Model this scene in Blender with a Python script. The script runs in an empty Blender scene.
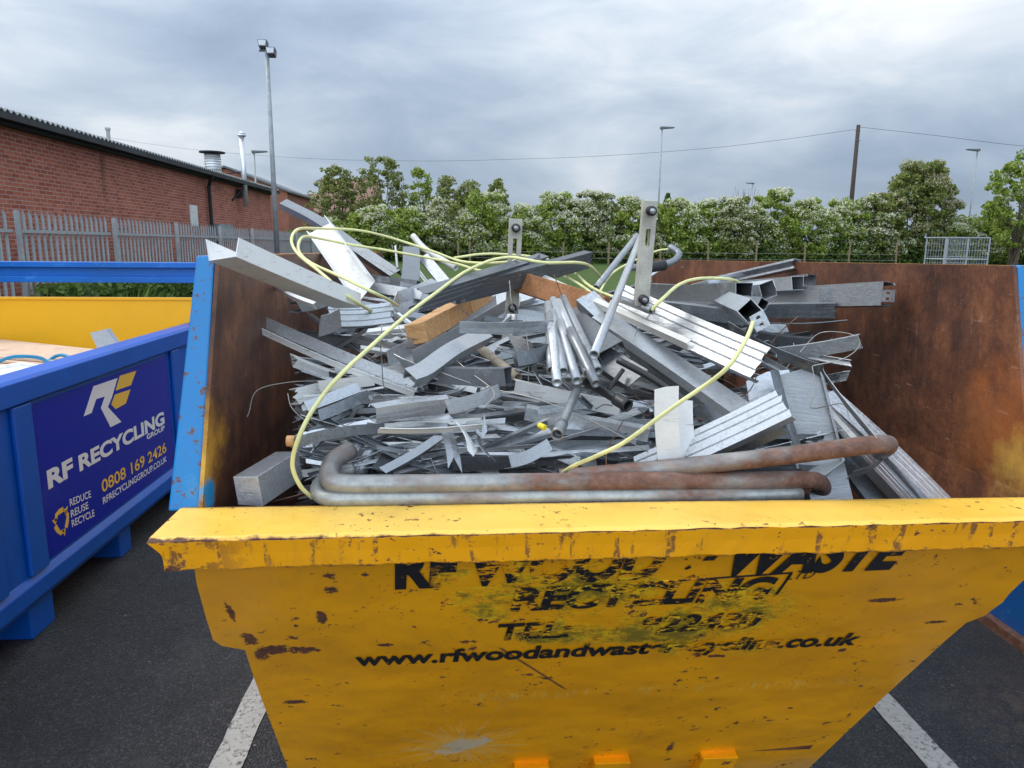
import bpy, bmesh, math, random
import numpy as np
from mathutils import Vector, Matrix
R = math.radians
rnd = random.Random(7)
sc = bpy.context.scene
COL = sc.collection

# ---------------------------------------------------------------- camera
H, YAW, PITCH, ROLL, FPX = 1.7, 3.7, 10.8, 0.5, 727.0
_f = Vector((math.sin(R(YAW))*math.cos(R(PITCH)), math.cos(R(YAW))*math.cos(R(PITCH)), -math.sin(R(PITCH))))
_s0 = Vector((math.cos(R(YAW)), -math.sin(R(YAW)), 0)); _u0 = _s0.cross(_f)
_s = _s0*math.cos(R(ROLL)) + _u0*math.sin(R(ROLL)); _u = -_s0*math.sin(R(ROLL)) + _u0*math.cos(R(ROLL))
cam = bpy.data.cameras.new('camera'); camo = bpy.data.objects.new('camera', cam); COL.objects.link(camo)
M = Matrix(((_s.x, _u.x, -_f.x, 0), (_s.y, _u.y, -_f.y, 0), (_s.z, _u.z, -_f.z, H), (0, 0, 0, 1)))
camo.matrix_world = M
cam.sensor_width = 36; cam.lens = FPX*36/1024; cam.clip_start = 0.05; cam.clip_end = 2000
sc.camera = camo

# ---------------------------------------------------------------- light
SUN_EL, SUN_AZ = 50, -62            # sun ahead of the camera and to the left, behind thin cloud
sc.view_settings.view_transform = 'Standard'; sc.view_settings.look = 'None'
sc.view_settings.exposure = 0.82; sc.view_settings.gamma = 1
w = bpy.data.worlds.new('World'); sc.world = w; w.use_nodes = True
nt = w.node_tree; nt.nodes.clear()
def WN(t, **k):
    n = nt.nodes.new(t)
    for a, b in k.items(): setattr(n, a, b)
    return n
def WM(op, a, b=None, clamp=False):
    n = WN('ShaderNodeMath', operation=op, use_clamp=clamp)
    for i, v in enumerate((a, b)):
        if v is None: continue
        if isinstance(v, (int, float)): n.inputs[i].default_value = v
        else: nt.links.new(v, n.inputs[i])
    return n.outputs[0]
tc = WN('ShaderNodeTexCoord'); sep = WN('ShaderNodeSeparateXYZ'); nt.links.new(tc.outputs['Generated'], sep.inputs[0])
zc = WM('MAXIMUM', sep.outputs[2], 0.0)
def wnoise(scale, off, det=6, rough=.5, dist=0):
    mp = WN('ShaderNodeMapping'); mp.inputs['Scale'].default_value = scale; mp.inputs['Location'].default_value = off; mp.inputs['Rotation'].default_value = (0, R(9), 0)
    nt.links.new(tc.outputs['Generated'], mp.inputs[0])
    n = WN('ShaderNodeTexNoise'); n.inputs['Scale'].default_value = 1; n.inputs['Detail'].default_value = det
    n.inputs['Roughness'].default_value = rough; n.inputs['Distortion'].default_value = dist
    nt.links.new(mp.outputs[0], n.inputs['Vector']); return n.outputs['Fac']
n1 = wnoise((1.7, 1.5, 4.2), (4.35, 1.2, .9), 4, .45, .4); n2 = wnoise((4.5, 4, 12), (5, 3, 2), 7, .6, .6)
mixn = WM('ADD', WM('MULTIPLY', n1, .74), WM('MULTIPLY', n2, .26))
rp = WN('ShaderNodeValToRGB'); nt.links.new(mixn, rp.inputs[0])
e = rp.color_ramp.elements
e[0].position = .36; e[0].color = (.225, .29, .385, 1)
e[1].position = .66; e[1].color = (.71, .73, .745, 1)
for p_, c_ in ((.45, (.305, .375, .475, 1)), (.54, (.43, .495, .575, 1))):
    q = e.new(p_); q.color = c_
# brighter cloud overhead, where it is thinnest
back = WM('MULTIPLY', WM('MAXIMUM', WM('MULTIPLY', sep.outputs[1], -1.0), 0.0), 1.9)   # extra sky brightness added behind the camera to lift the skip's front panel
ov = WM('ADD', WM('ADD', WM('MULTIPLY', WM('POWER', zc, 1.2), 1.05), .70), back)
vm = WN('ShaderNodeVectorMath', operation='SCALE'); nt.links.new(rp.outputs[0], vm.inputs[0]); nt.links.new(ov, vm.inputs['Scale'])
sky = WN('ShaderNodeTexSky', sky_type='NISHITA', sun_disc=False); sky.sun_elevation = R(SUN_EL); sky.sun_rotation = R(SUN_AZ)
bg1 = WN('ShaderNodeBackground'); bg1.inputs[1].default_value = 0.05; nt.links.new(sky.outputs[0], bg1.inputs[0])
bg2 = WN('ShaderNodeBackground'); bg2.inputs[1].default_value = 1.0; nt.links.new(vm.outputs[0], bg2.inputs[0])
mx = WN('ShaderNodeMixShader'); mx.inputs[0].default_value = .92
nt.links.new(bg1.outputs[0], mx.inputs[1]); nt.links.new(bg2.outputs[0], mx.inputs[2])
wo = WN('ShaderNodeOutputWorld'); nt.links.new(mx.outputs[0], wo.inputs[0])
sun = bpy.data.lights.new('sun', 'SUN'); sun.energy = 1.0; sun.angle = R(22); sun.color = (1, .955, .89)
suno = bpy.data.objects.new('sun', sun); COL.objects.link(suno)
sd = Vector((math.sin(R(SUN_AZ))*math.cos(R(SUN_EL)), math.cos(R(SUN_AZ))*math.cos(R(SUN_EL)), math.sin(R(SUN_EL))))
suno.rotation_euler = sd.to_track_quat('Z', 'Y').to_euler()

# ---------------------------------------------------------------- measuring helper: a sight line through the photo met with a plane
O = Vector((0, 0, H))
def P(px, py, X=None, Y=None, Z=None):
    d = _s*((px-512)/FPX) - _u*((py-384)/FPX) + _f
    t = X/d.x if X is not None else (Y/d.y if Y is not None else (Z-H)/d.z)
    return O + d*t

# ---------------------------------------------------------------- node helper
class Mt:
    def __init__(s, name, rough=.5, metal=0.0, spec=.5):
        s.m = bpy.data.materials.new(name); s.m.use_nodes = True; s.t = s.m.node_tree
        s.b = s.t.nodes['Principled BSDF']; s.b.inputs['Roughness'].default_value = rough
        s.b.inputs['Metallic'].default_value = metal; s.b.inputs['Specular IOR Level'].default_value = spec
        s._tc = s._oi = s._ge = None
    def L(s, a, b): s.t.links.new(a, b)
    def setin(s, sock, v):
        if v is None: return
        if isinstance(v, bpy.types.NodeSocket): s.L(v, sock)
        elif isinstance(v, (tuple, list)) and len(v) == 3 and sock.type == 'RGBA': sock.default_value = (*v, 1)
        else: sock.default_value = v
    def tc(s, k='Object'):
        if not s._tc: s._tc = s.t.nodes.new('ShaderNodeTexCoord')
        return s._tc.outputs[k]
    def rand(s):
        if not s._oi: s._oi = s.t.nodes.new('ShaderNodeObjectInfo')
        return s._oi.outputs['Random']
    def geo(s, k):
        if not s._ge: s._ge = s.t.nodes.new('ShaderNodeNewGeometry')
        return s._ge.outputs[k]
    def mp(s, v, scale=(1, 1, 1), loc=(0, 0, 0), rot=(0, 0, 0)):
        n = s.t.nodes.new('ShaderNodeMapping'); s.L(v, n.inputs[0]); n.inputs['Scale'].default_value = scale
        n.inputs['Location'].default_value = loc; n.inputs['Rotation'].default_value = rot; return n.outputs[0]
    def addv(s, v, f, k=37.0):
        c = s.t.nodes.new('ShaderNodeVectorMath'); c.operation = 'ADD'; s.L(v, c.inputs[0])
        m_ = s.math('MULTIPLY', f, k); s.L(m_, c.inputs[1]); return c.outputs[0]
    def noise(s, v, scale, det=4, rough=.55, dist=0, out='Fac'):
        n = s.t.nodes.new('ShaderNodeTexNoise'); s.L(v, n.inputs['Vector']); n.inputs['Scale'].default_value = scale
        n.inputs['Detail'].default_value = det; n.inputs['Roughness'].default_value = rough; n.inputs['Distortion'].default_value = dist
        return n.outputs[out]
    def vor(s, v, scale, out='Color', feat='F1'):
        n = s.t.nodes.new('ShaderNodeTexVoronoi'); n.feature = feat; s.L(v, n.inputs['Vector']); n.inputs['Scale'].default_value = scale
        return n.outputs[out]
    def math(s, op, a, b=None, clamp=False):
        n = s.t.nodes.new('ShaderNodeMath'); n.operation = op; n.use_clamp = clamp
        s.setin(n.inputs[0], a); s.setin(n.inputs[1], b); return n.outputs[0]
    def step(s, v, a, b):           # smooth 0..1 between a and b
        n = s.t.nodes.new('ShaderNodeMapRange'); s.setin(n.inputs[0], v)
        n.inputs[1].default_value = a; n.inputs[2].default_value = b; return n.outputs[0]
    def ramp(s, v, stops):
        n = s.t.nodes.new('ShaderNodeValToRGB'); s.L(v, n.inputs[0]); e = n.color_ramp.elements
        e[0].position, e[0].color = stops[0][0], (*stops[0][1], 1); e[1].position, e[1].color = stops[-1][0], (*stops[-1][1], 1)
        for p_, c_ in stops[1:-1]:
            q = e.new(p_); q.color = (*c_, 1)
        return n.outputs[0]
    def mix(s, f, a, b, bt='MIX'):
        n = s.t.nodes.new('ShaderNodeMix'); n.data_type = 'RGBA'; n.blend_type = bt
        s.setin(n.inputs[0], f); s.setin(n.inputs[6], a); s.setin(n.inputs[7], b); return n.outputs[2]
    def sep(s, v):
        n = s.t.nodes.new('ShaderNodeSeparateXYZ'); s.L(v, n.inputs[0]); return n.outputs
    def comb(s, a, b, c=0.0):
        n = s.t.nodes.new('ShaderNodeCombineXYZ'); s.setin(n.inputs[0], a); s.setin(n.inputs[1], b); s.setin(n.inputs[2], c); return n.outputs[0]
    def bump(s, h, st=.3, dist=.01):
        n = s.t.nodes.new('ShaderNodeBump'); n.inputs['Strength'].default_value = st; n.inputs['Distance'].default_value = dist
        s.L(h, n.inputs['Height']); s.L(n.outputs[0], s.b.inputs['Normal'])
    def out(s, col=None, rough=None, metal=None):
        s.setin(s.b.inputs['Base Color'], col); s.setin(s.b.inputs['Roughness'], rough); s.setin(s.b.inputs['Metallic'], metal); return s.m

RUST = [(.3, (.028, .010, .007)), (.5, (.085, .030, .014)), (.68, (.17, .062, .024)), (.85, (.26, .12, .05))]
def plain(name, col, rough=.6, metal=0.0, var=.25, sc_=6.0):
    m = Mt(name, rough, metal); v = m.addv(m.tc(), m.rand())
    n = m.noise(v, sc_, 5, .6); n2 = m.noise(v, sc_*9, 3, .6)
    f = m.math('ADD', m.math('MULTIPLY', n, .7), m.math('MULTIPLY', n2, .3))
    c = m.ramp(f, [(.3, tuple(x*(1-var) for x in col)), (.7, tuple(min(1, x*(1+var)) for x in col))])
    m.bump(n2, .15, .004); return m.out(c, m.step(n, .2, .8) if False else rough)

# --- galvanised steel: spangle, handling streaks, white rust
def galv(name, base=(.50, .53, .56), lo=.62, rough=.42, metal=.75, spangle=True, dirt=.25):
    m = Mt(name, rough, metal); v = m.addv(m.tc(), m.rand(), 53)
    sp = m.sep(m.vor(v, 230 if spangle else 60))[0]
    big = m.noise(v, 3.5, 4, .55); fine = m.noise(v, 75, 4, .7); st = m.noise(m.mp(v, (5, 5, 70)), 3, 3, .6)
    r = m.rand()
    f = m.math('ADD', m.math('MULTIPLY', sp, .20), m.math('ADD', m.math('MULTIPLY', big, .50), m.math('MULTIPLY', fine, .30)))
    hi = tuple(min(1, x*1.22) for x in base); dk = tuple(x*lo for x in base)
    c = m.ramp(f, [(.26, dk), (.45, base), (.75, hi)])
    tint = m.math('ADD', m.math('MULTIPLY', r, .72), .55)
    c = m.mix(1.0, c, m.comb(tint, tint, tint), 'MULTIPLY')
    wr = m.step(m.noise(v, 9, 6, .7), .60, .74)
    c = m.mix(m.math('MULTIPLY', wr, .35), c, (.68, .69, .70))
    d = m.step(m.noise(v, 11, 7, .75), .62, .76)
    c = m.mix(m.math('MULTIPLY', d, dirt), c, (.10, .085, .065))
    ro = m.math('ADD', m.math('MULTIPLY', fine, .22), m.math('ADD', m.math('MULTIPLY', sp, .10), rough-.16))
    m.bump(m.math('ADD', m.math('MULTIPLY', big, 3.0), m.math('ADD', st, fine)), .20, .003)
    return m.out(c, ro, m.math('SUBTRACT', metal, m.math('MULTIPLY', wr, .4)))
G = dict(
    galv=galv('galvanised', (.43, .45, .47), .62, .38, .8), galvb=galv('galvanised_bright', (.53, .55, .57), .68, .40, .74, True, .15),
    galvd=galv('galvanised_dull', (.20, .215, .23), .50, .46, .65, True, .4),
    speck=galv('galvanised_speckled', (.36, .36, .37), .30, .42, .6, True, .3),
    tube=galv('tube_zinc', (.36, .375, .39), .75, .42, .65, False, .15))
def whitep(name, col):
    m = Mt(name, .42); v = m.addv(m.tc(), m.rand(), 31)
    d = m.step(m.noise(v, 7, 6, .7), .5, .8); s_ = m.step(m.noise(m.mp(v, (3, 3, 25)), 6, 4, .7), .60, .66)
    c = m.mix(m.math('MULTIPLY', d, .55), col, tuple(x*.55 for x in col)); c = m.mix(m.math('MULTIPLY', s_, .5), c, (.25, .22, .18))
    return m.out(c, .42)
G['white'] = whitep('white_powder_coat', (.80, .80, .78)); G['cream'] = whitep('cream_coat', (.60, .58, .53))
G['black'] = plain('black_tube', (.018, .018, .02), .45)
def timber(name, a, b):
    m = Mt(name, .75); v = m.addv(m.tc(), m.rand(), 11)
    g = m.noise(m.mp(v, (6, 55, 55)), 1.5, 5, .65, .8); k = m.noise(v, 9, 4, .6)
    c = m.ramp(g, [(.3, a), (.62, b)]); c = m.mix(m.math('MULTIPLY', m.step(k, .5, .75), .5), c, tuple(x*.45 for x in a))
    m.bump(g, .4, .002); return m.out(c)
G['wood'] = timber('sawn_timber', (.42, .19, .065), (.62, .36, .16)); G['woodb'] = timber('brown_timber', (.22, .085, .03), (.36, .16, .06))
G['woodg'] = timber('weathered_timber', (.30, .24, .17), (.48, .40, .30)); G['pink'] = timber('plywood_face', (.55, .36, .24), (.70, .50, .36))
def rusty(name, steel=(.33, .33, .32), cov=.5, sc_=6):
    m = Mt(name, .6, .3); v = m.tc()
    a = m.noise(m.mp(v, (.5, 1, 1)), sc_, 7, .65); b = m.noise(v, 38, 5, .7)
    f = m.step(m.math('ADD', m.math('MULTIPLY', a, .8), m.math('MULTIPLY', b, .2)), cov-.06, cov+.07)
    rc = m.ramp(b, [(.25, (.06, .026, .016)), (.5, (.15, .07, .045)), (.75, (.26, .14, .10))])
    gc = m.ramp(b, [(.3, tuple(x*.65 for x in steel)), (.7, tuple(x*1.2 for x in steel))])
    m.bump(b, .35, .003); return m.out(m.mix(f, gc, rc), m.math('ADD', m.math('MULTIPLY', f, .3), .4), m.math('MULTIPLY', m.math('SUBTRACT', 1.0, f), .45))
G['rtube'] = rusty('rusty_tube', cov=.49); G['rtube2'] = rusty('part_rusty_tube', (.36, .37, .35), .60); G['rrust'] = rusty('brown_rust', cov=.2)
G['column'] = plain('column_grey', (.30, .32, .33), .6, .2)
G['hose'] = plain('yellow_hose', (.70, .68, .31), .5, 0, .22, 14); G['hoseb'] = plain('blue_cable', (.02, .22, .38), .5)
G['concrete'] = plain('dirty_white_rail', (.42, .40, .34), .8, 0, .35, 20); G['rubber'] = plain('black_rubber', (.02, .02, .022), .6)
G['wire'] = plain('steel_wire', (.38, .37, .34), .4, .6)
G['red'] = plain('red_plastic', (.5, .02, .03), .4); G['yel'] = plain('yellow_tape', (.75, .6, .03), .5)

# ---------------------------------------------------------------- object helpers
def tag(o, label, cat, group=None, kind=None):
    o['label'] = label
    if cat: o['category'] = cat
    if group: o['group'] = group
    if kind: o['kind'] = kind
    return o
def link(name, me, mat=None, parent=None, loc=None):
    o = bpy.data.objects.new(name, me); COL.objects.link(o)
    if mat is not None and me is not None:
        me.materials.clear(); me.materials.append(mat)
    if loc is not None: o.location = loc
    if parent is not None:
        o.parent = parent; o.matrix_parent_inverse = WORLD[parent.name].inverted()
    WORLD[o.name] = Matrix.Translation(loc if loc is not None else (0, 0, 0))
    return o
WORLD = {}
def thing(name, loc, label, cat, group=None, kind=None):
    return tag(link(name, None, loc=Vector(loc)), label, cat, group, kind)
def mesh(name, vs, fs, smooth=False):
    me = bpy.data.meshes.new(name); me.from_pydata([tuple(v) for v in vs], [], fs); me.update()
    if smooth:
        for p in me.polygons: p.use_smooth = True
    return me
class MB:
    def __init__(s): s.v = []; s.f = []
    def add(s, vs, fs):
        n = len(s.v); s.v += [Vector(v) for v in vs]; s.f += [tuple(i+n for i in f) for f in fs]; return s
    def box(s, a, b):
        (x0, y0, z0), (x1, y1, z1) = a, b
        return s.add([(x0,y0,z0),(x1,y0,z0),(x1,y1,z0),(x0,y1,z0),(x0,y0,z1),(x1,y0,z1),(x1,y1,z1),(x0,y1,z1)],
                     [(0,3,2,1),(4,5,6,7),(0,1,5,4),(1,2,6,5),(2,3,7,6),(3,0,4,7)])
    def prism(s, poly, d):             # polygon of 3-D points pushed by vector d
        n = len(poly); d = Vector(d)
        return s.add([Vector(p) for p in poly] + [Vector(p)+d for p in poly],
                     [tuple(range(n))[::-1], tuple(range(n, 2*n))] + [(i, (i+1) % n, n+(i+1) % n, n+i) for i in range(n)])
    def tube(s, path, r, n=10, caps=True, r2=None):
        v, f = tube_geo([Vector(p) for p in path], r, n, caps, r2); return s.add(v, f)
    def build(s, name, mat, parent=None, smooth=False, bev=0, loc=None):
        me = mesh(name, s.v if loc is None else [v-Vector(loc) for v in s.v], s.f, smooth)
        bm = bmesh.new(); bm.from_mesh(me); bmesh.ops.recalc_face_normals(bm, faces=bm.faces); bm.to_mesh(me); bm.free()
        o = link(name, me, mat, parent, loc)
        if bev:
            b = o.modifiers.new('bevel', 'BEVEL'); b.width = bev; b.segments = 2; b.limit_method = 'ANGLE'
        return o
def frames(path):
    out = []
    up = Vector((0, 0, 1))
    n = len(path); prev = None
    for i in range(n):
        t = (path[min(i+1, n-1)] - path[max(i-1, 0)]).normalized()
        if prev is None:
            u = up if abs(t.z) < .95 else Vector((0, 1, 0))
            s_ = t.cross(u).normalized()
        else:
            s_ = (prev - t*prev.dot(t)).normalized()
        prev = s_; out.append((t, s_, s_.cross(t).normalized()))
    return out
def tube_geo(path, r, n=10, caps=True, r2=None):
    v, f = [], []; k = len(path)
    for i, (p, (t, a, b)) in enumerate(zip(path, frames(path))):
        rr = r if r2 is None else r+(r2-r)*i/(k-1)
        for j in range(n):
            th = 2*math.pi*j/n; v.append(p + a*rr*math.cos(th) + b*rr*math.sin(th))
    for i in range(k-1):
        for j in range(n): f.append((i*n+j, i*n+(j+1) % n, (i+1)*n+(j+1) % n, (i+1)*n+j))
    if caps: f += [tuple(range(n))[::-1], tuple(range((k-1)*n, k*n))]
    return v, f
def smooth_path(pts, sub=8):
    pts = [Vector(p) for p in pts]; q = [2*pts[0]-pts[1]] + pts + [2*pts[-1]-pts[-2]]; out = []
    for i in range(1, len(q)-2):
        a, b, c, d = q[i-1:i+3]
        for k in range(sub):
            t = k/sub
            out.append(.5*((2*b)+(c-a)*t+(2*a-5*b+4*c-d)*t*t+(3*b-3*c+d-a)*t**3))
    out.append(pts[-1]); return out

# hollow section swept along a path: outer and inner outline with joined ends
def offs(poly, th):
    """open 2-D polyline -> closed outline of thickness th"""
    n = len(poly); L, Rr = [], []
    for i in range(n):
        p = Vector(poly[i])
        d0 = (p-Vector(poly[i-1])).normalized() if i else None
        d1 = (Vector(poly[i+1])-p).normalized() if i < n-1 else None
        if d0 is None: nn = Vector((-d1.y, d1.x)); k = 1
        elif d1 is None: nn = Vector((-d0.y, d0.x)); k = 1
        else:
            a = Vector((-d0.y, d0.x)); b = Vector((-d1.y, d1.x)); nn = (a+b).normalized(); k = 1/max(.3, nn.dot(a))
        L.append(p+nn*th*.5*k); Rr.append(p-nn*th*.5*k)
    return L, Rr
def profile(kind, w, h):
    if kind == 'C': l = min(w, h)*.22; return [(-w/2+l, h), (-w/2, h), (-w/2, 0), (w/2, 0), (w/2, h), (w/2-l, h)]
    if kind == 'U': return [(-w/2, h), (-w/2, 0), (w/2, 0), (w/2, h)]
    if kind == 'L': return [(-w/2, h), (-w/2, 0), (w/2, 0)]
    if kind == 'F': return [(-w/2, 0), (0, w*.03), (w/2, 0)]
    if kind == 'R':       # rolled ribs along the web
        o = []; l = min(w, h)*.2
        o += [(-w/2+l, h), (-w/2, h), (-w/2, 0)]
        for k in (-.25, .06, .3):
            o += [(w*(k-.035), 0), (w*k, w*.045), (w*(k+.035), 0)]
        return o + [(w/2, 0), (w/2, h), (w/2-l, h)]
    if kind == 'B': return [(0.0005, h), (-w/2, h), (-w/2, 0), (w/2, 0), (w/2, h), (-.0005, h)][::1]
def section(name, p0, p1, kind, w, h, roll, mat, th=.0016, bend=0, twist=0, rag=.0, seg=7, path=None, parent=None, r=None):
    """a length of rolled section from p0 to p1; own mesh with its origin at its middle"""
    r = r or rnd
    if path is None:
        p0, p1 = Vector(p0), Vector(p1); side = Vector((r.uniform(-1, 1), r.uniform(-1, 1), r.uniform(-1, .3))).normalized()
        path = [p0.lerp(p1, i/(seg-1)) + side*bend*math.sin(math.pi*i/(seg-1)) for i in range(seg)]
    path = [Vector(p) for p in path]
    mid = sum(path, Vector())/len(path); n = len(path)
    L_, R_ = offs(profile(kind, w, h), th); ring = L_+R_[::-1]; m = len(ring); np_ = len(L_)
    v, f = [], []
    up0 = Vector((0, 0, 1)); fr = []
    for i in range(n):
        t = (path[min(i+1, n-1)]-path[max(i-1, 0)]).normalized()
        s_ = t.cross(up0 if abs(t.z) < .93 else Vector((0, 1, 0))).normalized(); fr.append((t, s_, s_.cross(t).normalized()))
    for i, (p, (t, a, b)) in enumerate(zip(path, fr)):
        th_ = R(roll + twist*i/(n-1)); ca, sa = math.cos(th_), math.sin(th_)
        a2, b2 = a*ca+b*sa, b*ca-a*sa
        jit = [0]*m
        if i in (0, n-1) and rag:
            jt = [r.uniform(-rag, rag) for _ in range(np_)]; jit = jt + jt[::-1]
        for q, j in zip(ring, jit): v.append(p-mid + a2*q.x + b2*(q.y-h*.5) + t*j)
    for i in range(n-1):
        for j in range(m): f.append((i*m+j, i*m+(j+1) % m, (i+1)*m+(j+1) % m, (i+1)*m+j))
    for base, flip in ((0, 1), ((n-1)*m, 0)):
        for j in range(np_-1):
            q = (base+j, base+j+1, base+m-2-j, base+m-1-j); f.append(q[::-1] if flip else q)
    me = mesh(name, v, f); bm = bmesh.new(); bm.from_mesh(me); bmesh.ops.recalc_face_normals(bm, faces=bm.faces); bm.to_mesh(me); bm.free()
    return link(name, me, mat, parent, mid)
def pipe(name, path, r, mat, parent=None, n=14, wall=.25, smooth=True):
    path = [Vector(p) for p in path]; mid = sum(path, Vector())/len(path); path = [p-mid for p in path]
    vo, fo = tube_geo(path, r, n, False); vi, fi = tube_geo(path, r*(1-wall), n, False)
    k = len(vo); f = fo + [tuple(i+k for i in q)[::-1] for q in fi]; e = (len(path)-1)*n
    for j in range(n):
        j2 = (j+1) % n; f.append((j, k+j, k+j2, j2)); f.append((e+j, e+j2, k+e+j2, k+e+j))
    me = mesh(name, vo+vi, f)
    for i, p in enumerate(me.polygons): p.use_smooth = i < len(fo)*2
    return link(name, me, mat, parent, mid)
def text(name, s, p0, u, vdir, width, height, mat, parent, bold=.0, shear=0, lift=.003, clip=None):
    """flat lettering on a face: lower-left corner p0, reading along u, upright along vdir"""
    cu = bpy.data.curves.new('t', 'FONT'); cu.body = s; cu.offset = bold; cu.shear = shear; cu.extrude = 0
    ob = bpy.data.objects.new('t', cu); COL.objects.link(ob); dg = bpy.context.evaluated_depsgraph_get()
    me = bpy.data.meshes.new_from_object(ob.evaluated_get(dg)); bpy.data.objects.remove(ob)
    xs = [v.co.x for v in me.vertices]; ys = [v.co.y for v in me.vertices]
    u, vdir = Vector(u).normalized(), Vector(vdir).normalized(); nn = u.cross(vdir)
    x0, x1, y0, y1 = min(xs), max(xs), min(ys), max(ys)
    for v in me.vertices:
        a = (v.co.x-x0)/(x1-x0)*width; b = (v.co.y-y0)/(y1-y0)*height
        v.co = Vector(p0)+u*a+vdir*b+nn*lift
    if clip:
        bm = bmesh.new(); bm.from_mesh(me); bmesh.ops.bisect_plane(bm, geom=bm.verts[:]+bm.edges[:]+bm.faces[:], plane_co=(0, 0, clip), plane_no=(0, 0, 1), clear_outer=True); bm.to_mesh(me); bm.free()
    return link(name, me, mat, parent)

# ================================================================ THE SETTING
def m_asphalt():
    m = Mt('asphalt', .62); v = m.tc()
    a = m.vor(v, 165); g = m.sep(a)[0]; dist = m.vor(v, 165, 'Distance'); big = m.noise(v, .9, 6, .6); mid = m.noise(v, 7, 5, .65)
    c = m.ramp(g, [(0, (.022, .023, .025)), (.6, (.045, .046, .049)), (.9, (.080, .080, .083)), (1, (.15, .15, .15))])
    t = m.math('ADD', m.math('MULTIPLY', big, .9), m.math('MULTIPLY', mid, .5)); c = m.mix(1, c, m.comb(t, t, t), 'MULTIPLY')
    # rust-brown grit trodden out beside the skip, with a shape of its own
    s = m.sep(v); gx = m.math('SUBTRACT', s[0], 2.15); gy = m.math('SUBTRACT', s[1], 2.25)
    d = m.math('SQRT', m.math('ADD', m.math('MULTIPLY', m.math('MULTIPLY', gx, gx), 7), m.math('MULTIPLY', m.math('MULTIPLY', gy, gy), 5)))
    k = m.math('MULTIPLY', m.step(d, 1.1, .1), m.step(m.noise(v, 16, 6, .75), .42, .68))
    c = m.mix(m.math('MULTIPLY', k, .75), c, (.20, .125, .08))
    sp = m.step(m.sep(m.vor(m.mp(v, loc=(5, 3, 0)), 26))[0], .975, .99); sd2 = m.step(m.vor(m.mp(v, loc=(5, 3, 0)), 26, 'Distance'), .16, .1)
    c = m.mix(m.math('MULTIPLY', sp, sd2), c, (.30, .29, .27))
    oil = m.math('MULTIPLY', m.step(m.noise(m.mp(v, loc=(1.3, 4, 0)), 2.1, 5, .6), .60, .70), .45); c = m.mix(oil, c, (.014, .015, .017))
    pale = m.math('MULTIPLY', m.step(m.noise(m.mp(v, loc=(8, 2, 0)), 3.0, 6, .7), .56, .72), .30); c = m.mix(pale, c, (.13, .125, .12))
    m.bump(m.math('ADD', m.math('MULTIPLY', dist, -1.4), m.math('MULTIPLY', g, .4)), .9, .006)
    return m.out(c, m.math('ADD', m.math('MULTIPLY', mid, .35), .38))
def m_line():
    m = Mt('road_paint', .6); v = m.tc(); n = m.noise(v, 55, 5, .75); n2 = m.noise(v, 5, 4, .6); st = m.noise(m.mp(v, (1, 140, 1)), 1, 2, .5)
    wear = m.step(m.math('ADD', m.math('MULTIPLY', n, .8), m.math('MULTIPLY', n2, .25)), .54, .64)
    c = m.ramp(n2, [(.3, (.33, .32, .29)), (.7, (.46, .45, .42))]); c = m.mix(m.math('MULTIPLY', m.step(st, .55, .65), .3), c, (.25, .25, .24))
    m.bump(n, .6, .004); return m.out(m.mix(wear, c, (.06, .06, .062)))
def m_grass(name='grass', a=(.025, .05, .010), b=(.085, .13, .03)):
    m = Mt(name, .8, spec=.2); v = m.tc(); n = m.noise(v, 2.5, 6, .7); n2 = m.noise(v, 30, 3, .7)
    return m.out(m.ramp(m.math('ADD', m.math('MULTIPLY', n, .5), m.math('MULTIPLY', n2, .5)), [(.3, a), (.7, b)]))
def struct(name, vs, fs, mat, label, smooth=False):
    o = link(name, mesh(name, vs, fs, smooth), mat); o['kind'] = 'structure'; o['label'] = label; return o
def sheet(name, x0, y0, x1, y1, z, mat, label): return struct(name, [(x0,y0,z),(x1,y0,z),(x1,y1,z),(x0,y1,z)], [(0,1,2,3)], mat, label)
ASPH = m_asphalt(); GRS = m_grass()
sheet('ground', -700, -300, 700, 900, -.03, GRS, 'green open ground reaching the horizon beyond the yard')
sheet('car_park', -5.2, -12, 32, 27, 0, ASPH, 'dark rough asphalt of the car park')
# grass bank behind the car park
gv, gf = [], []
xs = [i*1.6-14 for i in range(36)]; ys = [27, 28, 30, 32, 34, 36, 38, 41, 48, 70]; zs = [-.01, .10, .35, .55, .72, .82, .86, .86, .8, -.02]
for j, y in enumerate(ys):
    for x in xs: gv.append((x, y, zs[j] + (rnd.uniform(-.05, .05) if 0 < j < 9 else 0)))
for j in range(len(ys)-1):
    for i in range(len(xs)-1):
        a = j*len(xs)+i; gf.append((a, a+1, a+1+len(xs), a+len(xs)))
struct('grass_bank', gv, gf, GRS, 'grassy bank rising to the flowering hedge behind the car park', True)
PAINT = m_line()
for k, (x, lab) in enumerate(((-.795, 'white bay line on the asphalt between the blue and the yellow skip'), (1.582, 'white bay line on the asphalt right of the yellow skip'))):
    vs, fs = [], []; n = 60; rr = random.Random(k)
    for i in range(n+1):
        y = .3+i*.08; vs += [(x-.052+rr.uniform(-.003, .003), y, .004), (x+.052+rr.uniform(-.003, .003), y, .004)]
        if i: a = 2*i-2; fs.append((a, a+1, a+3, a+2))
    struct('parking_line', vs, fs, PAINT, lab)
for x in (3.96, -3.17):
    sheet('parking_line', x-.052, .3, x+.052, 5.1, .004, PAINT, 'white bay line under the skip standing next door')
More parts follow.
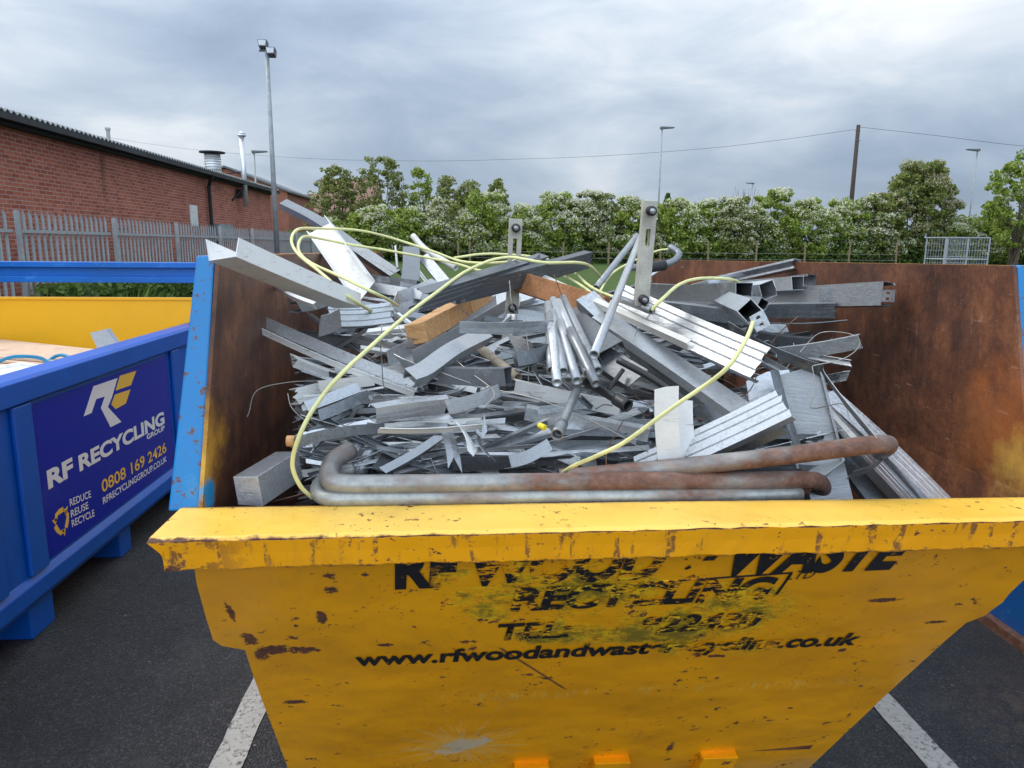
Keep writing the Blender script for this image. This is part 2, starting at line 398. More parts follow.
# ================================================================ THE SKIPS
PY0, PK, PS = 1.235, .68, .019                         # the yellow front panel leans back towards its foot
def PP(px, py):                              # sight line met with the front panel
    d = _s*((px-512)/FPX) - _u*((py-384)/FPX) + _f
    # Y = PY0 + PS*(X+.54) + PK*(1.13-Z)
    t = (PY0 + PS*.54 + PK*(1.13-H)) / (d.y + PK*d.z - PS*d.x); return O + d*t
def paint_yellow(name, panel=False, rim=0):
    m = Mt(name, .42); v = m.tc(); s = m.sep(v)
    big = m.noise(v, 1.6, 5, .6); mid = m.noise(v, 7, 6, .7); fine = m.noise(v, 45, 5, .7)
    c = m.ramp(big, [(.3, (.84, .33, .001)), (.7, (.92, .39, .002))])
    if rim == 1: c = m.ramp(big, [(.3, (.80, .45, .045)), (.7, (.88, .56, .11))])
    # rubbed, sun-bleached handling marks and diagonal scratches
    sc1 = m.step(m.noise(m.mp(v, (3, 3, 42), rot=(0, R(24), 0)), 2.2, 5, .75), .63, .70)
    sc2 = m.step(m.noise(m.mp(v, (48, 10, 3.5), rot=(0, R(-14), 0)), 1.5, 5, .75), .66, .72)
    gate = m.step(mid, .48, .62)
    c = m.mix(m.math('MULTIPLY', m.math('MULTIPLY', m.math('MAXIMUM', sc1, sc2), gate), .45), c, (.82, .55, .12))
    dirt = m.step(m.noise(m.mp(v, (2.5, 2.5, 1.2)), 2.5, 6, .7), .48, .75); c = m.mix(m.math('MULTIPLY', dirt, .22), c, (.30, .16, .02))
    # chips through to rust
    ch = m.step(m.math('ADD', m.math('MULTIPLY', m.noise(v, 15, 7, .72), .75), m.math('MULTIPLY', m.noise(v, 3.2, 3, .5), .25)), .600, .618)
    chs = m.step(m.noise(m.mp(v, (30, 30, 5), rot=(0, R(-35), 0)), 1.6, 6, .7), .70, .715)
    sm = m.math('MULTIPLY', m.step(m.noise(m.mp(v, (1, 1, 1.3)), 62, 4, .7), .625, .65), m.step(m.noise(m.mp(v, loc=(2, 7, 1)), 4.5, 4, .6), .43 if rim else .54, .60))
    rs = m.math('MAXIMUM', m.math('MAXIMUM', ch, sm), m.math('MULTIPLY', chs, gate))
    drip = m.math('MULTIPLY', m.step(m.noise(m.mp(v, (30, 30, 1.1)), 1.4, 5, .7), .52, .75), m.step(m.noise(v, 2.2, 4, .6), .42, .62)); c = m.mix(m.math('MULTIPLY', drip, .30), c, (.36, .17, .03))
    if rim:
        g = m.sep(m.tc('Generated')); e = g[1] if rim == 1 else g[2]
        ed = m.step(m.math('ADD', e, m.math('MULTIPLY', fine, .22)), .19, .13)
        ed2 = m.step(m.math('SUBTRACT', e, m.math('MULTIPLY', fine, .14)), .86, .90)
        brk = m.step(m.noise(m.mp(v, (7, 7, 7)), 1.2, 5, .7), .34, .46)
        rs = m.math('MAXIMUM', rs, m.math('MULTIPLY', m.math('MAXIMUM', ed, ed2), brk))
        if rim == 2:
            x0 = m.step(s[0], -.36, -.50); lf = m.math('MULTIPLY', x0, m.step(m.noise(v, 18, 6, .7), .50, .56)); rs = m.math('MAXIMUM', rs, lf)
            vs_ = m.math('MULTIPLY', m.step(m.noise(m.mp(v, (26, 6, 4)), 1.5, 3, .5), .54, .60), m.step(m.noise(v, 34, 5, .8), .47, .53)); rs = m.math('MAXIMUM', rs, m.math('MULTIPLY', vs_, .8))
    if panel:
        P0 = PP(612, 612); ax = (PP(800, 612)-P0).x; az = (PP(612, 575)-P0).z
        k = scrape_mask(m, v, s)
        yl, ol = scrape_cols(m, v)
        c = m.mix(m.math('MULTIPLY', k, yl), c, (.88, .55, .010)); c = m.mix(m.math('MULTIPLY', k, ol), c, (.085, .068, .016))
        # scattered dark scuffs
        sk = m.math('MULTIPLY', m.step(m.noise(m.mp(v, (14, 8, 22), rot=(0, R(15), 0)), 1.7, 7, .75), .635, .66), m.step(m.noise(m.mp(v, loc=(3.1, 0, 1)), 2.6, 3, .5), .50, .58))
        c = m.mix(m.math('MULTIPLY', sk, .8), c, (.09, .07, .02))
        # fine arcs of scratches in a band
        q = PP(540, 695).z; band = m.math('MULTIPLY', m.step(m.math('ABSOLUTE', m.math('SUBTRACT', s[2], q)), .026, .018), m.step(s[0], -.15, .0))
        ar = m.step(m.noise(m.mp(v, (70, 20, 6), rot=(0, R(10), 0)), 1.3, 3, .6), .52, .66); c = m.mix(m.math('MULTIPLY', m.math('MULTIPLY', band, ar), .45), c, (.80, .50, .09))
        # bare grey scrape with rays low in the middle
        q = PP(462, 745); dx = m.math('SUBTRACT', s[0], q.x); dz = m.math('SUBTRACT', s[2], q.z)
        r2 = m.math('SQRT', m.math('ADD', m.math('MULTIPLY', dx, dx), m.math('MULTIPLY', m.math('MULTIPLY', dz, dz), 1.6))); an = m.math('ARCTAN2', dz, dx)
        ray = m.noise(m.comb(m.math('MULTIPLY', an, 7.0), m.math('MULTIPLY', r2, 3.0), 0.0), 1.6, 4, .7)
        rr_ = m.math('ADD', .004, m.math('MULTIPLY', m.math('POWER', ray, 4.5), 2.0)); g1 = m.step(m.math('SUBTRACT', r2, rr_), .012, -.012)
        core = m.step(m.math('ADD', r2, m.math('MULTIPLY', m.math('SUBTRACT', mid, .5), .26)), .058, .050)
        c = m.mix(m.math('MULTIPLY', m.math('MULTIPLY', g1, m.step(r2, .36, .12)), .40), c, (.70, .48, .16)); c = m.mix(m.math('MULTIPLY', core, .9), c, (.58, .46, .30))
        # worn lower right corner
        wr = m.math('MULTIPLY', m.step(m.math('ADD', s[2], m.math('MULTIPLY', mid, .25)), .32, .18), m.step(s[0], .35, .9)); c = m.mix(m.math('MULTIPLY', wr, .5), c, (.42, .28, .15))
        # rust islands with positions of their own
        for (px, py, w_, h_) in ((250, 640, .020, .028), (262, 655, .018, .03), (275, 650, .05, .022), (300, 650, .05, .016), (295, 702, .035, .012), (230, 612, .009, .04), (322, 618, .014, .03), (385, 645, .022, .009), (742, 625, .012, .009), (842, 650, .013, .010),
                                 (885, 600, .05, .010), (935, 622, .03, .008), (670, 748, .012, .045), (717, 656, .03, .010), (790, 708, .010, .006), (860, 686, .01, .006), (330, 590, .02, .012), (365, 575, .01, .007)):
            q = PP(px, py); a_ = m.math('DIVIDE', m.math('SUBTRACT', s[0], q.x), w_); b_ = m.math('DIVIDE', m.math('SUBTRACT', s[2], q.z), h_)
            d_ = m.math('ADD', m.math('MULTIPLY', a_, a_), m.math('MULTIPLY', b_, b_)); k_ = m.step(m.math('ADD', d_, m.math('MULTIPLY', m.noise(v, 55, 5, .8), 3.4)), 2.35, 2.1)
            rs = m.math('MAXIMUM', rs, k_)
        cr = m.math('ABSOLUTE', m.math('SUBTRACT', m.math('ADD', m.math('SUBTRACT', s[0], PP(500, 648).x), m.math('MULTIPLY', m.math('SUBTRACT', s[2], PP(500, 648).z), .85)), 0.0))
        inz = m.math('MULTIPLY', m.step(s[2], PP(535, 692).z, PP(534, 690).z+.004), m.step(s[2], PP(500, 648).z+.002, PP(500, 648).z-.003)); rs = m.math('MAXIMUM', rs, m.math('MULTIPLY', m.math('MULTIPLY', inz, m.step(cr, .006, .003)), .85))
    rc = m.ramp(fine, [(.3, (.055, .018, .012)), (.55, (.13, .045, .022)), (.8, (.24, .10, .04))])
    c = m.mix(rs, c, rc)
    m.bump(m.math('ADD', m.math('MULTIPLY', m.noise(v, 3.1, 3, .45), 8.0), m.math('MULTIPLY', rs, -.3)), .27, .014)
    return m.out(c, m.math('ADD', m.math('MULTIPLY', rs, .35), m.math('ADD', .30, m.math('MULTIPLY', mid, .2))))
def scrape_mask(m, v, s):
    wob = m.math('MULTIPLY', m.math('SUBTRACT', m.noise(v, 9, 5, .7), .5), 1.9); out = None
    for (px, py, ex, ey) in ((600, 600, 150, 24), (490, 590, 60, 26), (650, 628, 150, 14), (718, 646, 62, 13), (560, 566, 120, 10), (720, 610, 80, 22)):
        c = PP(px, py); rx = abs((PP(px+ex, py)-c).x); rz = abs((PP(px, py+ey)-c).z)
        a = m.math('DIVIDE', m.math('SUBTRACT', s[0], c.x), rx); b = m.math('DIVIDE', m.math('SUBTRACT', s[2], c.z), rz)
        k = m.step(m.math('ADD', m.math('ADD', m.math('MULTIPLY', a, a), m.math('MULTIPLY', b, b)), wob), 1.15, .8)
        out = k if out is None else m.math('MAXIMUM', out, k)
    return out
def scrape_cols(m, v):
    a = m.noise(m.mp(v, (9, 10, 26), rot=(0, R(26), 0)), 2.6, 9, .86, .9); b = m.noise(m.mp(v, (12, 10, 26), rot=(0, R(-38), 0)), 3.4, 9, .88, .8); c = m.noise(v, 6, 5, .65)
    yl = m.step(m.math('ADD', m.math('MULTIPLY', a, .5), m.math('MULTIPLY', c, .5)), .48, .56)
    ol = m.math('MULTIPLY', m.step(m.math('ADD', m.math('MULTIPLY', b, .45), m.math('MULTIPLY', c, .55)), .49, .57), .82); return yl, ol
def ink(name, scraped=True):
    m = Mt(name, .5); v = m.tc(); s = m.sep(v); k = scrape_mask(m, v, s); yl, ol = scrape_cols(m, v)
    cut = m.step(m.math('ADD', m.math('MULTIPLY', m.noise(m.mp(v, (20, 10, 60), rot=(0, R(20), 0)), 1.6, 6, .75), .7), m.math('MULTIPLY', m.noise(v, 13, 4, .6), .3)), .505, .53)
    c = m.mix(m.math('MULTIPLY', k, cut), (.012, .012, .014), m.mix(yl, (.84, .34, .002), (.88, .55, .010)))
    wear = m.step(m.noise(v, 60, 5, .8), .62, .66); c = m.mix(m.math('MULTIPLY', wear, .8), c, (.55, .28, .015)); return m.out(c)
def m_inner():
    m = Mt('rusted_inside', .55); v = m.tc(); s = m.sep(v); a = m.noise(v, 2.6, 8, .68, .5); st = m.noise(m.mp(v, (9, 9, 1.6)), 1.6, 6, .75, .4); f = m.noise(v, 70, 6, .85); md_ = m.noise(v, 15, 7, .78)
    t = m.math('ADD', m.math('MULTIPLY', a, .40), m.math('ADD', m.math('MULTIPLY', st, .18), m.math('ADD', m.math('MULTIPLY', f, .14), m.math('MULTIPLY', md_, .28))))
    c = m.ramp(t, [(.37, (.024, .011, .008)), (.455, (.075, .028, .015)), (.52, (.145, .052, .024)), (.575, (.25, .095, .04)), (.67, (.42, .24, .15))])
    wp = m.step(m.noise(m.mp(v, (1, 1, .5), (9, 2, 1)), 5, 7, .75), .63, .70); c = m.mix(m.math('MULTIPLY', wp, .5), c, (.34, .20, .13))
    # light scuffs and leftover yellow and blue paint near the front corner, orange fresh rust on the far side wall
    sc_ = m.step(m.noise(m.mp(v, (5, 5, 40), rot=(R(30), 0, 0)), 2, 5, .75), .64, .68); c = m.mix(m.math('MULTIPLY', sc_, .5), c, (.42, .30, .22))
    sv = m.math('MULTIPLY', m.step(m.noise(m.mp(v, (60, 60, 2.2), rot=(R(7), 0, 0)), 1.5, 4, .7), .64, .69), m.step(md_, .45, .6)); c = m.mix(m.math('MULTIPLY', sv, .55), c, (.40, .27, .19))
    def blob(x, y, z, r, n0, lo, hi):
        d = m.t.nodes.new('ShaderNodeVectorMath'); d.operation = 'DISTANCE'; m.L(v, d.inputs[0]); d.inputs[1].default_value = (x, y, z)
        return m.step(m.math('ADD', d.outputs['Value'], m.math('MULTIPLY', m.math('SUBTRACT', m.noise(v, n0, 6, .72), .5), r*2.4)), hi*r, lo*r)
    p = P(213, 452, X=-.49); q = P(205, 478, X=-.49); c = m.mix(m.math('MULTIPLY', blob(p.x, p.y, p.z, .12, 15, .3, 1.1), .65), c, (.60, .28, .02)); c = m.mix(m.math('MULTIPLY', blob(q.x, q.y, q.z, .10, 22, .3, 1.0), .75), c, (.70, .40, .05))
    p = P(213, 490, X=-.49); c = m.mix(blob(p.x, p.y+.02, p.z-.02, .045, 20, .5, .9), c, (.02, .30, .62))
    p = P(1005, 425, X=1.15); c = m.mix(m.math('MULTIPLY', blob(p.x, p.y, p.z, .17, 11, .2, 1.0), .5), c, (.46, .13, .02))
    p = P(1015, 470, X=1.15); c = m.mix(m.math('MULTIPLY', blob(p.x, p.y, p.z, .10, 12, .2, 1.0), .7), c, (.60, .36, .06))
    p = P(960, 440, X=1.11); c = m.mix(m.math('MULTIPLY', blob(p.x, p.y, p.z, .12, 8, .2, 1.0), .55), c, (.30, .11, .03))
    p = P(720, 272, X=1.12); c = m.mix(m.math('MULTIPLY', blob(p.x, p.y, p.z, .35, 5, .1, 1.2), .4), c, (.36, .15, .08))
    m.bump(m.math('ADD', m.math('ADD', f, m.math('MULTIPLY', a, 3)), m.math('MULTIPLY', m.noise(v, 3.6, 2, .4), 14)), .40, .005); return m.out(c, m.math('ADD', .38, m.math('MULTIPLY', f, .3)))
def paint_blue(name, col, rustk=.5, bleach=(.10, .42, .75), cs=26):
    m = Mt(name, .35); v = m.tc(); a = m.noise(v, 2, 5, .6); b = m.noise(v, cs, 6, .75)
    c = m.ramp(a, [(.3, tuple(x*.85 for x in col)), (.7, tuple(min(1, x*1.15) for x in col))]); c = m.mix(m.math('MULTIPLY', m.step(m.noise(v, 12, 6, .8), .58, .68), .35), c, bleach)
    rs = m.step(b, 1-rustk*.68, 1-rustk*.68+.03); c = m.mix(rs, c, (.14, .055, .03)); m.bump(m.noise(v, 3, 2, .4), .2, .01); return m.out(c, m.math('ADD', .28, m.math('MULTIPLY', a, .25)))
YEL = paint_yellow('yellow_paint'); YELP = paint_yellow('yellow_panel_paint', True); YELT = paint_yellow('yellow_rim_top', rim=1); YELF = paint_yellow('yellow_rim_face', rim=2)
INN = m_inner(); BLU = paint_blue('bright_blue_paint', (.004, .20, .50), .62, (.10, .36, .56), 48); BLUD = paint_blue('deep_blue_paint', (.0, .082, .44), .52, (.02, .16, .55)); BLUB = paint_blue('beam_blue_paint', (.0, .115, .46), .4)
INK = ink('black_vinyl')

sk = thing('yellow_skip', (.3, 2.9, 0), 'battered yellow waste skip with rusty inside, heaped with scrap metal', 'skip')
XL = lambda z: -.455-.05*z/1.2 if z < 1.2 else -.507+.02*(z-1.2)/.47
XR = lambda z: 1.06+.10*z/1.2 if z < 1.2 else 1.165-.035*(z-1.2)/.47
def yfront(x): return 1.207+(x+.54)*.019
# side walls: rusted plates leaning outward, with thickness
prof = [(1.90, .22), (1.37, 1.19), (1.50, 1.675), (4.42, 1.655), (4.56, 1.2), (3.95, .22)]
for XF, sg in ((XL, -1), (XR, 1)):
    pr_ = list(prof)
    if sg > 0: pr_[2] = (1.455, 1.668); pr_[3] = (4.40, 1.622)
    ring = lambda pts_, dx: [Vector((XF(z)+dx, y, z)) for y, z in pts_]
    ins = ring(pr_, 0)+[Vector((XF(1.2), 4.56, 1.2))]; low = [pr_[0], (1.365, 1.2), pr_[4], pr_[5]]; upp = [(1.365, 1.2), pr_[2], pr_[3], pr_[4]]
    mb = MB()
    for pl in (low, upp):
        i_, o_ = ring(pl, 0), ring(pl, sg*.008); mb.add(i_+o_, [(0, 1, 2, 3), (7, 6, 5, 4)]+[(i, i+4, (i+1) % 4+4, (i+1) % 4) for i in range(4) if not ((pl is low and i == 1) or (pl is upp and i == 3))])
    bm = bmesh.new(); bm.from_mesh(mesh('w', mb.v, mb.f)); bmesh.ops.remove_doubles(bm, verts=bm.verts, dist=1e-4); bmesh.ops.recalc_face_normals(bm, faces=bm.faces); me = bpy.data.meshes.new('side_wall'); bm.to_mesh(me); bm.free(); link('side_wall', me, INN, sk)
    # outer stiffened edge: bright blue box section up the front slope, along the top and down the back
    e = [Vector((XF(z)+sg*.010, y, z)) for y, z in ((1.37, 1.19), pr_[2], pr_[3], (4.56, 1.2))]
    for a, b, nm in ((0, 1, 'front_post'), (1, 2, 'side_rail'), (2, 3, 'back_post')):
        d = (e[b]-e[a]).normalized(); nrm = Vector((0, d.z, -d.y)); nrm = nrm if (nrm.y < 0 if a != 2 else True) else nrm
        inw = Vector((0, -d.z, d.y)) if a == 1 else Vector((0, d.z, -d.y)); th = .05
        fw = Vector((0, -1, 0)) if a == 0 else (Vector((0, 0, -1)) if a == 1 else Vector((0, 1, 0)))
        x_ = Vector((sg*.060, 0, 0)) if a == 0 else Vector((sg*.035, 0, 0)); x2 = Vector((sg*.036, 0, 0)); s2 = (-fw)*.03 if a == 0 else fw*.03
        q0 = [e[a], e[a]+x_, e[a]+x_+s2, e[a]+s2]; q1 = [e[b], e[b]+x2, e[b]+x2+s2, e[b]+s2]
        MB().add(q0+q1, [(0, 1, 2, 3), (7, 6, 5, 4)]+[(i, i+4, (i+1) % 4+4, (i+1) % 4) for i in range(4)]).build(nm, BLU if nm == 'front_post' else YEL, sk, bev=.004)
MB().box((XL(.22)+.005, 1.90, .20), (XR(.22)-.005, 3.95, .222)).build('floor', INN, sk)
# front panel: its outline is stepped where the lifting plates end
o1 = [(193.5, 563), (197, 585), (206, 618), (213, 640), (222, 646), (245, 650), (252, 672), (262, 700), (288, 768)]
o2 = [(809, 768), (887, 694), (945, 641), (966, 623), (984, 616), (1003, 602), (1009, 594), (1030, 574), (1048, 544)]
pts = [PP(*a) for a in o1]; zb = .01
def down(a, b): t = (zb-b.z)/(b.z-a.z); return b+(b-a)*t
pts.append(down(pts[-2], pts[-1])); pr2 = [PP(*a) for a in o2]; pts.append(down(pr2[1], pr2[0])); pts += pr2
MB().prism(pts, (0, .008, .004)).build('front_panel', YELP, sk)
# inner lining of the front end, rim, back end
ry = yfront
MB().prism([(XL(1.15), 1.36, 1.187), (XR(1.15), 1.37, 1.187), (XR(.22)-.05, 1.88, .22), (XL(.22)+.05, 1.88, .22)], (0, .006, .003)).build('front_lining', INN, sk)
xl, xr = -.545, 1.245
rb = lambda x: 1.374-(x+.545)*.006
# rim: top sheet and leaning face with a hundred small dents along the edge
n = 70; rr = random.Random(4); vt, ft, vf, ff = [], [], [], []
for i in range(n+1):
    x = xl+(xr-xl)*i/n; j = rr.uniform(-.0016, .0016); j2 = rr.uniform(-.0012, .0012)
    vt += [(x, rb(x), 1.197), (x, rb(x)-.02, 1.201), (x, yfront(x)+.012, 1.2005+j2), (x, yfront(x)+j, 1.197+j2)]
    z = .057; inw = .022 if i == 0 else (.012 if i == 1 else 0); xx = x+inw
    vf += [(x, yfront(x)+j-.0015, 1.1965+j2), (xx, yfront(x)+.004+j, 1.17), (xx, yfront(x)+.008+j*1.5, 1.197-z+j2*2), (xx, yfront(x)+.035, 1.197-z)]
    if i:
        a = 4*(i-1)
        for k in range(3): ft.append((a+k, a+4+k, a+5+k, a+1+k)); ff.append((a+k, a+4+k, a+5+k, a+1+k))
for nm, vv, f_, mt in (('rim_top', vt, ft, YELT), ('rim_face', vf, ff, YELF)):
    o = link(nm, mesh(nm, vv, [q[::-1] for q in f_]), mt, sk); md = o.modifiers.new('s', 'SOLIDIFY'); md.thickness = .004; md.offset = -1
MB().prism([(xl, 1.22, 1.195), (xl, 1.37, 1.193), (xl+.01, 1.37, 1.15), (xl+.02, 1.23, 1.145)], (.004, 0, 0)).build('rim_end', YEL, sk)
MB().prism([(xr, 1.25, 1.195), (xr, 1.36, 1.193), (xr, 1.36, 1.15), (xr, 1.26, 1.145)], (-.004, 0, 0)).build('rim_end', YEL, sk)
MB().prism([(XL(1.2), 4.56, 1.2), (XR(1.2), 4.56, 1.2), (XR(.22), 3.95, .2), (XL(.22), 3.95, .2)], (0, .01, 0)).build('back_panel', INN, sk)
MB().box((xl, 4.56, 1.15), (xr, 4.70, 1.205)).build('back_rim', YEL, sk, bev=.004)
# outer side sheets and lifting pins
for XF, sg in ((XL, -1), (XR, 1)):
    a = [Vector((XF(z)+sg*.012, y, z)) for y, z in ((1.95, .22), (1.42, 1.13), (4.5, 1.13), (3.93, .22))]
    MB().prism(a, (sg*.004, 0, 0)).build('side_sheet', YEL, sk)
    for y in (2.3, 3.6): MB().tube([(XF(1)+sg*.01, y, .95), (XF(1)+sg*.11, y, .95)], .03, 12).build('lifting_pin', G['rrust'], sk)
# small folded steps at the foot of the panel
for px0, px1, py in ((514, 548, 762), (593, 628, 757), (700, 734, 752)):
    a = PP(px0, py); b = PP(px1, py); w_ = .055
    MB().prism([a+Vector((0, -.03, 0)), a+Vector((0, .01, 0)), a+Vector((0, .10, -.15)), a+Vector((0, -.03+.085, -.15))], (b.x-a.x, 0, 0)).build('foot_step', YEL, sk, bev=.003)
# lettering on the panel
up = Vector((0, -PK, 1)).normalized(); frontn = Vector((0, -1, -PK)).normalized()
def ptext(s, a, b, hpx, bold, shear, name='lettering'):
    A, B = PP(*a), PP(*b); hh = (PP(a[0], a[1]-hpx)-A).length; text(name, s, A, B-A, up, (B-A).length, hh, INK, sk, bold, shear, .0025, 1.150)
ptext('RF WOOD & WASTE', (395, 589), (893, 569), 40, .05, .12)
ptext('RECYCLING', (510, 611), (766, 599), 24, .045, .12)
ptext('LTD', (785, 579), (812, 577), 8, .0, .12)
ptext('TEL:      822430', (497, 640), (756, 627), 17, .03, .12)
ptext('www.rfwoodandwasterecycling.co.uk', (358, 669), (851, 648), 17, .032, .1)
a, b = PP(645, 583), PP(790, 573); c, d = PP(640, 584), PP(775, 594)
MB().prism([a, b, b+up*.004, a+up*.004], frontn*.002).prism([b, b+Vector((.005, 0, 0)), d+Vector((.005, 0, 0)), d], frontn*.002).build('printed_line', INK, sk)

# ---------------------------------------------------------------- blue skip on the left
bs = thing('blue_skip', (-2.7, 3.2, 0), 'clean deep blue skip with yellow inside and a printed sign on its side', 'skip')
X1, X0, YA, YB = -1.85, -3.6, .4, 5.3
YIN = plain('yellow_inside', (.88, .44, .006), .45, 0, .06, 1.5)
MB().box((X1-.012, YA, .18), (X1, YB, 1.04)).build('side_panel', BLUD, bs); MB().box((X0, YA, .18), (X0+.012, YB, 1.04)).build('side_panel', BLUD, bs)
MB().box((X1-.018, YA, .19), (X1-.0125, YB-.01, 1.04)).build('side_lining', YIN, bs); MB().box((X0+.0125, YA, .19), (X0+.018, YB-.01, 1.04)).build('side_lining', YIN, bs)
MB().prism([(X1-.10, YA, 1.147), (X1+.012, YA, 1.147), (X1+.030, YA, 1.135), (X1+.030, YA, 1.045), (X1+.001, YA, 1.03), (X1-.10, YA, 1.04)], (0, YB-YA, 0)).build('side_rim', BLUD, bs, bev=.004)
MB().prism([(X0+.10, YA, 1.147), (X0-.02, YA, 1.147), (X0-.03, YA, 1.04), (X0+.10, YA, 1.04)], (0, YB-YA, 0)).build('side_rim', BLUD, bs, bev=.004)
MB().box((X0, YA, .16), (X1-.015, YB, .185)).build('floor', YIN, bs)
MB().box((X0, YB, .18), (X1, YB+.02, 1.30)).build('end_wall', YIN, bs)
MB().box((X0, YB-.01, 1.30), (X1, YB+.05, 1.315)).build('end_rim', YIN, bs)
MB().box((X0, YA-.02, .18), (X1, YA, 1.147)).build('near_end_wall', BLUD, bs)
# beam over the far end: top flange, web set back, lower flange
MB().box((X0-.05, YB-.05, 1.525), (X1+.02, YB+.06, 1.562)).box((X0-.05, YB-.01, 1.46), (X1+.02, YB+.03, 1.525)).box((X0-.05, YB-.03, 1.420), (X1+.02, YB+.05, 1.462)).build('end_beam', BLUB, bs, bev=.004)
for x in (X0-.03, X1-.07): MB().box((x, YB+.02, .2), (x+.09, YB+.06, 1.43)).build('beam_post', BLUB, bs, bev=.004)
# vertical stiffeners, bottom rail, feet
a = P(28, 405, X=X1).y; b = P(168, 357, X=X1).y; c = P(186, 350, X=X1).y
for y0, y1 in ((a-.50, a-.30), (a-.14, a-.012), (b+.012, b+.13), (1.2, 1.35), (1.75, 1.9), (4.98, 5.1)): MB().box((X1+.001, y0, .302), (X1+.022, y1, 1.035)).build('stiffener', BLUD, bs, bev=.006)
MB().prism([(X1-.05, YA, .17), (X1+.004, YA, .17), (X1+.022, YA, .20), (X1+.022, YA, .27), (X1+.001, YA, .30), (X1-.05, YA, .30)], (0, YB-YA, 0)).build('bottom_rail', BLUD, bs, bev=.004)
for y0, y1, zt, x_ in ((3.015, 3.19, .17, -1.875), (3.86, 3.99, .17, -1.885), (1.0, 1.2, .17, -1.885), (4.9, 5.0, .17, -1.885)):
    MB().box((x_-.30, y0, 0), (x_, y1, zt if zt < .2 else .169)).build('foot', BLUD, bs, bev=.008)
    MB().box((X0+.02, y0, 0), (X0+.3, y1, .159)).build('foot', BLUD, bs, bev=.008)
MB().box((X1+.023, 2.70, .02), (X1+.038, 3.16, .42)).build('foot_plate', BLUD, bs, bev=.006) if False else None
for x in (X0+.5, X1-.6): MB().box((x, YA, .02), (x+.1, YB, .159)).build('skid', BLUD, bs)
# printed sign
SGN = plain('sign_blue', (.0, .008, .34), .22, 0, .05); WHT = plain('sign_white', (.72, .76, .80), .4, 0, .04); AMB = plain('sign_amber', (.78, .50, .06), .4, 0, .04)
PX = lambda px, py: P(px, py, X=X1+.004)
q = [PX(45, 562), PX(160.5, 503), PX(168, 358), PX(28, 406)]
q = [Vector((X1+.0015, q[3].y, .315)), Vector((X1+.0015, q[2].y-.02, .315)), Vector((X1+.0015, q[2].y-.02, 1.015)), Vector((X1+.0015, q[3].y, 1.015))]
sg_ = MB().prism(q, (.0025, 0, 0)).build('side_sign', SGN, bs)
def stext(s, a, b, ha, mat, bold=.02, shear=0):
    A, B = PX(*a), PX(*b); B.z = A.z+(B.z-A.z); hh = (PX(a[0], a[1]-ha)-A).length
    o = text('lettering', s, A, B-A, Vector((0, 0, 1)), (B-A).length, hh, mat, None, bold, shear, .0015); o.parent = sg_; o.matrix_parent_inverse = Matrix.Identity(4); return o
def zz(x, y): return (x/3.938, 340+y/3.938)
stext('RF', zz(190, 590), zz(290, 530), 19.5, WHT, .045); stext('RECYCLING', zz(313, 520), zz(648, 330), 17.0, WHT, .04)
stext('GROUP', zz(578, 393), zz(648, 354), 5.2, WHT, .03); stext('0808 169 2426', zz(402, 603), zz(655, 441), 13.0, AMB, .015); stext('RFRECYCLINGGROUP.CO.UK', zz(406, 648), zz(656, 478), 7.2, WHT, .015)
for t_, y_ in (('REDUCE', 656), ('REUSE', 700), ('RECYCLE', 738)): stext(t_, zz(275+(y_-656)*.1, y_), zz((358, 348, 372)[(y_-656)//35 if y_ < 738 else 2], y_-37-(8 if y_ == 738 else 0)), 7.6, WHT, .01)
def spoly(zp, mat, nm='emblem'):
    pts_ = [PX(*zz(*a)) for a in zp]; o = MB().prism(pts_, (.0012, 0, 0)).build(nm, mat, None); o.parent = sg_
spoly([(330, 300), (368, 182), (462, 150), (440, 225), (424, 264), (477, 322), (435, 343), (397, 268), (413, 222), (378, 233), (360, 287)], WHT)
spoly([(472, 141), (536, 121), (515, 178), (455, 199)], AMB); spoly([(452, 215), (513, 195), (495, 250), (455, 272), (438, 254)], AMB)
cc = PX(61.5, 521); mb = MB()
for k in range(3):
    th = R(90+120*k); u_ = Vector((0, math.cos(th), math.sin(th))); v_ = Vector((0, -math.sin(th), math.cos(th))); s_ = .052
    p_ = lambda a, b: cc+(u_*a+v_*b)*s_
    mb.prism([p_(1.15, -.45), p_(1.15, .25), p_(.70, .50), p_(.70, -.45)], (.0012, 0, 0)).prism([p_(1.1, .30), p_(.95, .80), p_(.35, 1.05), p_(.30, .75), p_(.68, .52)], (.0012, 0, 0)).prism([p_(.52, .55), p_(.05, .98), p_(.55, 1.4)], (.0012, 0, 0))
o = mb.build('recycling_symbol', AMB, None); o.parent = sg_

# ---------------------------------------------------------------- blue skip on the right
rs_ = thing('blue_skip', (3.3, 3.2, 0), 'dark blue skip at the right edge of the photo, mostly hidden behind the yellow one', 'skip')
BLR = paint_blue('worn_blue_paint', (.006, .09, .33), .55)
for q_, d_, nm in (([(2.42, 1.0, .03), (2.34, .6, 1.15), (2.34, 4.6, 1.15), (2.42, 4.1, .03)], (.012, 0, 0), 'side_panel'), ([(4.1, 1.0, .03), (4.18, .6, 1.15), (4.18, 4.6, 1.15), (4.1, 4.1, .03)], (.012, 0, 0), 'side_panel'),
                   ([(2.435, 1.0, .03), (2.355, .6, 1.15), (4.17, .6, 1.15), (4.09, 1.0, .03)], (0, .012, 0), 'end_panel'), ([(2.435, 4.1, .03), (2.355, 4.6, 1.15), (4.17, 4.6, 1.15), (4.09, 4.1, .03)], (0, -.012, 0), 'end_panel')):
    MB().prism(q_, d_).build(nm, BLR, rs_)
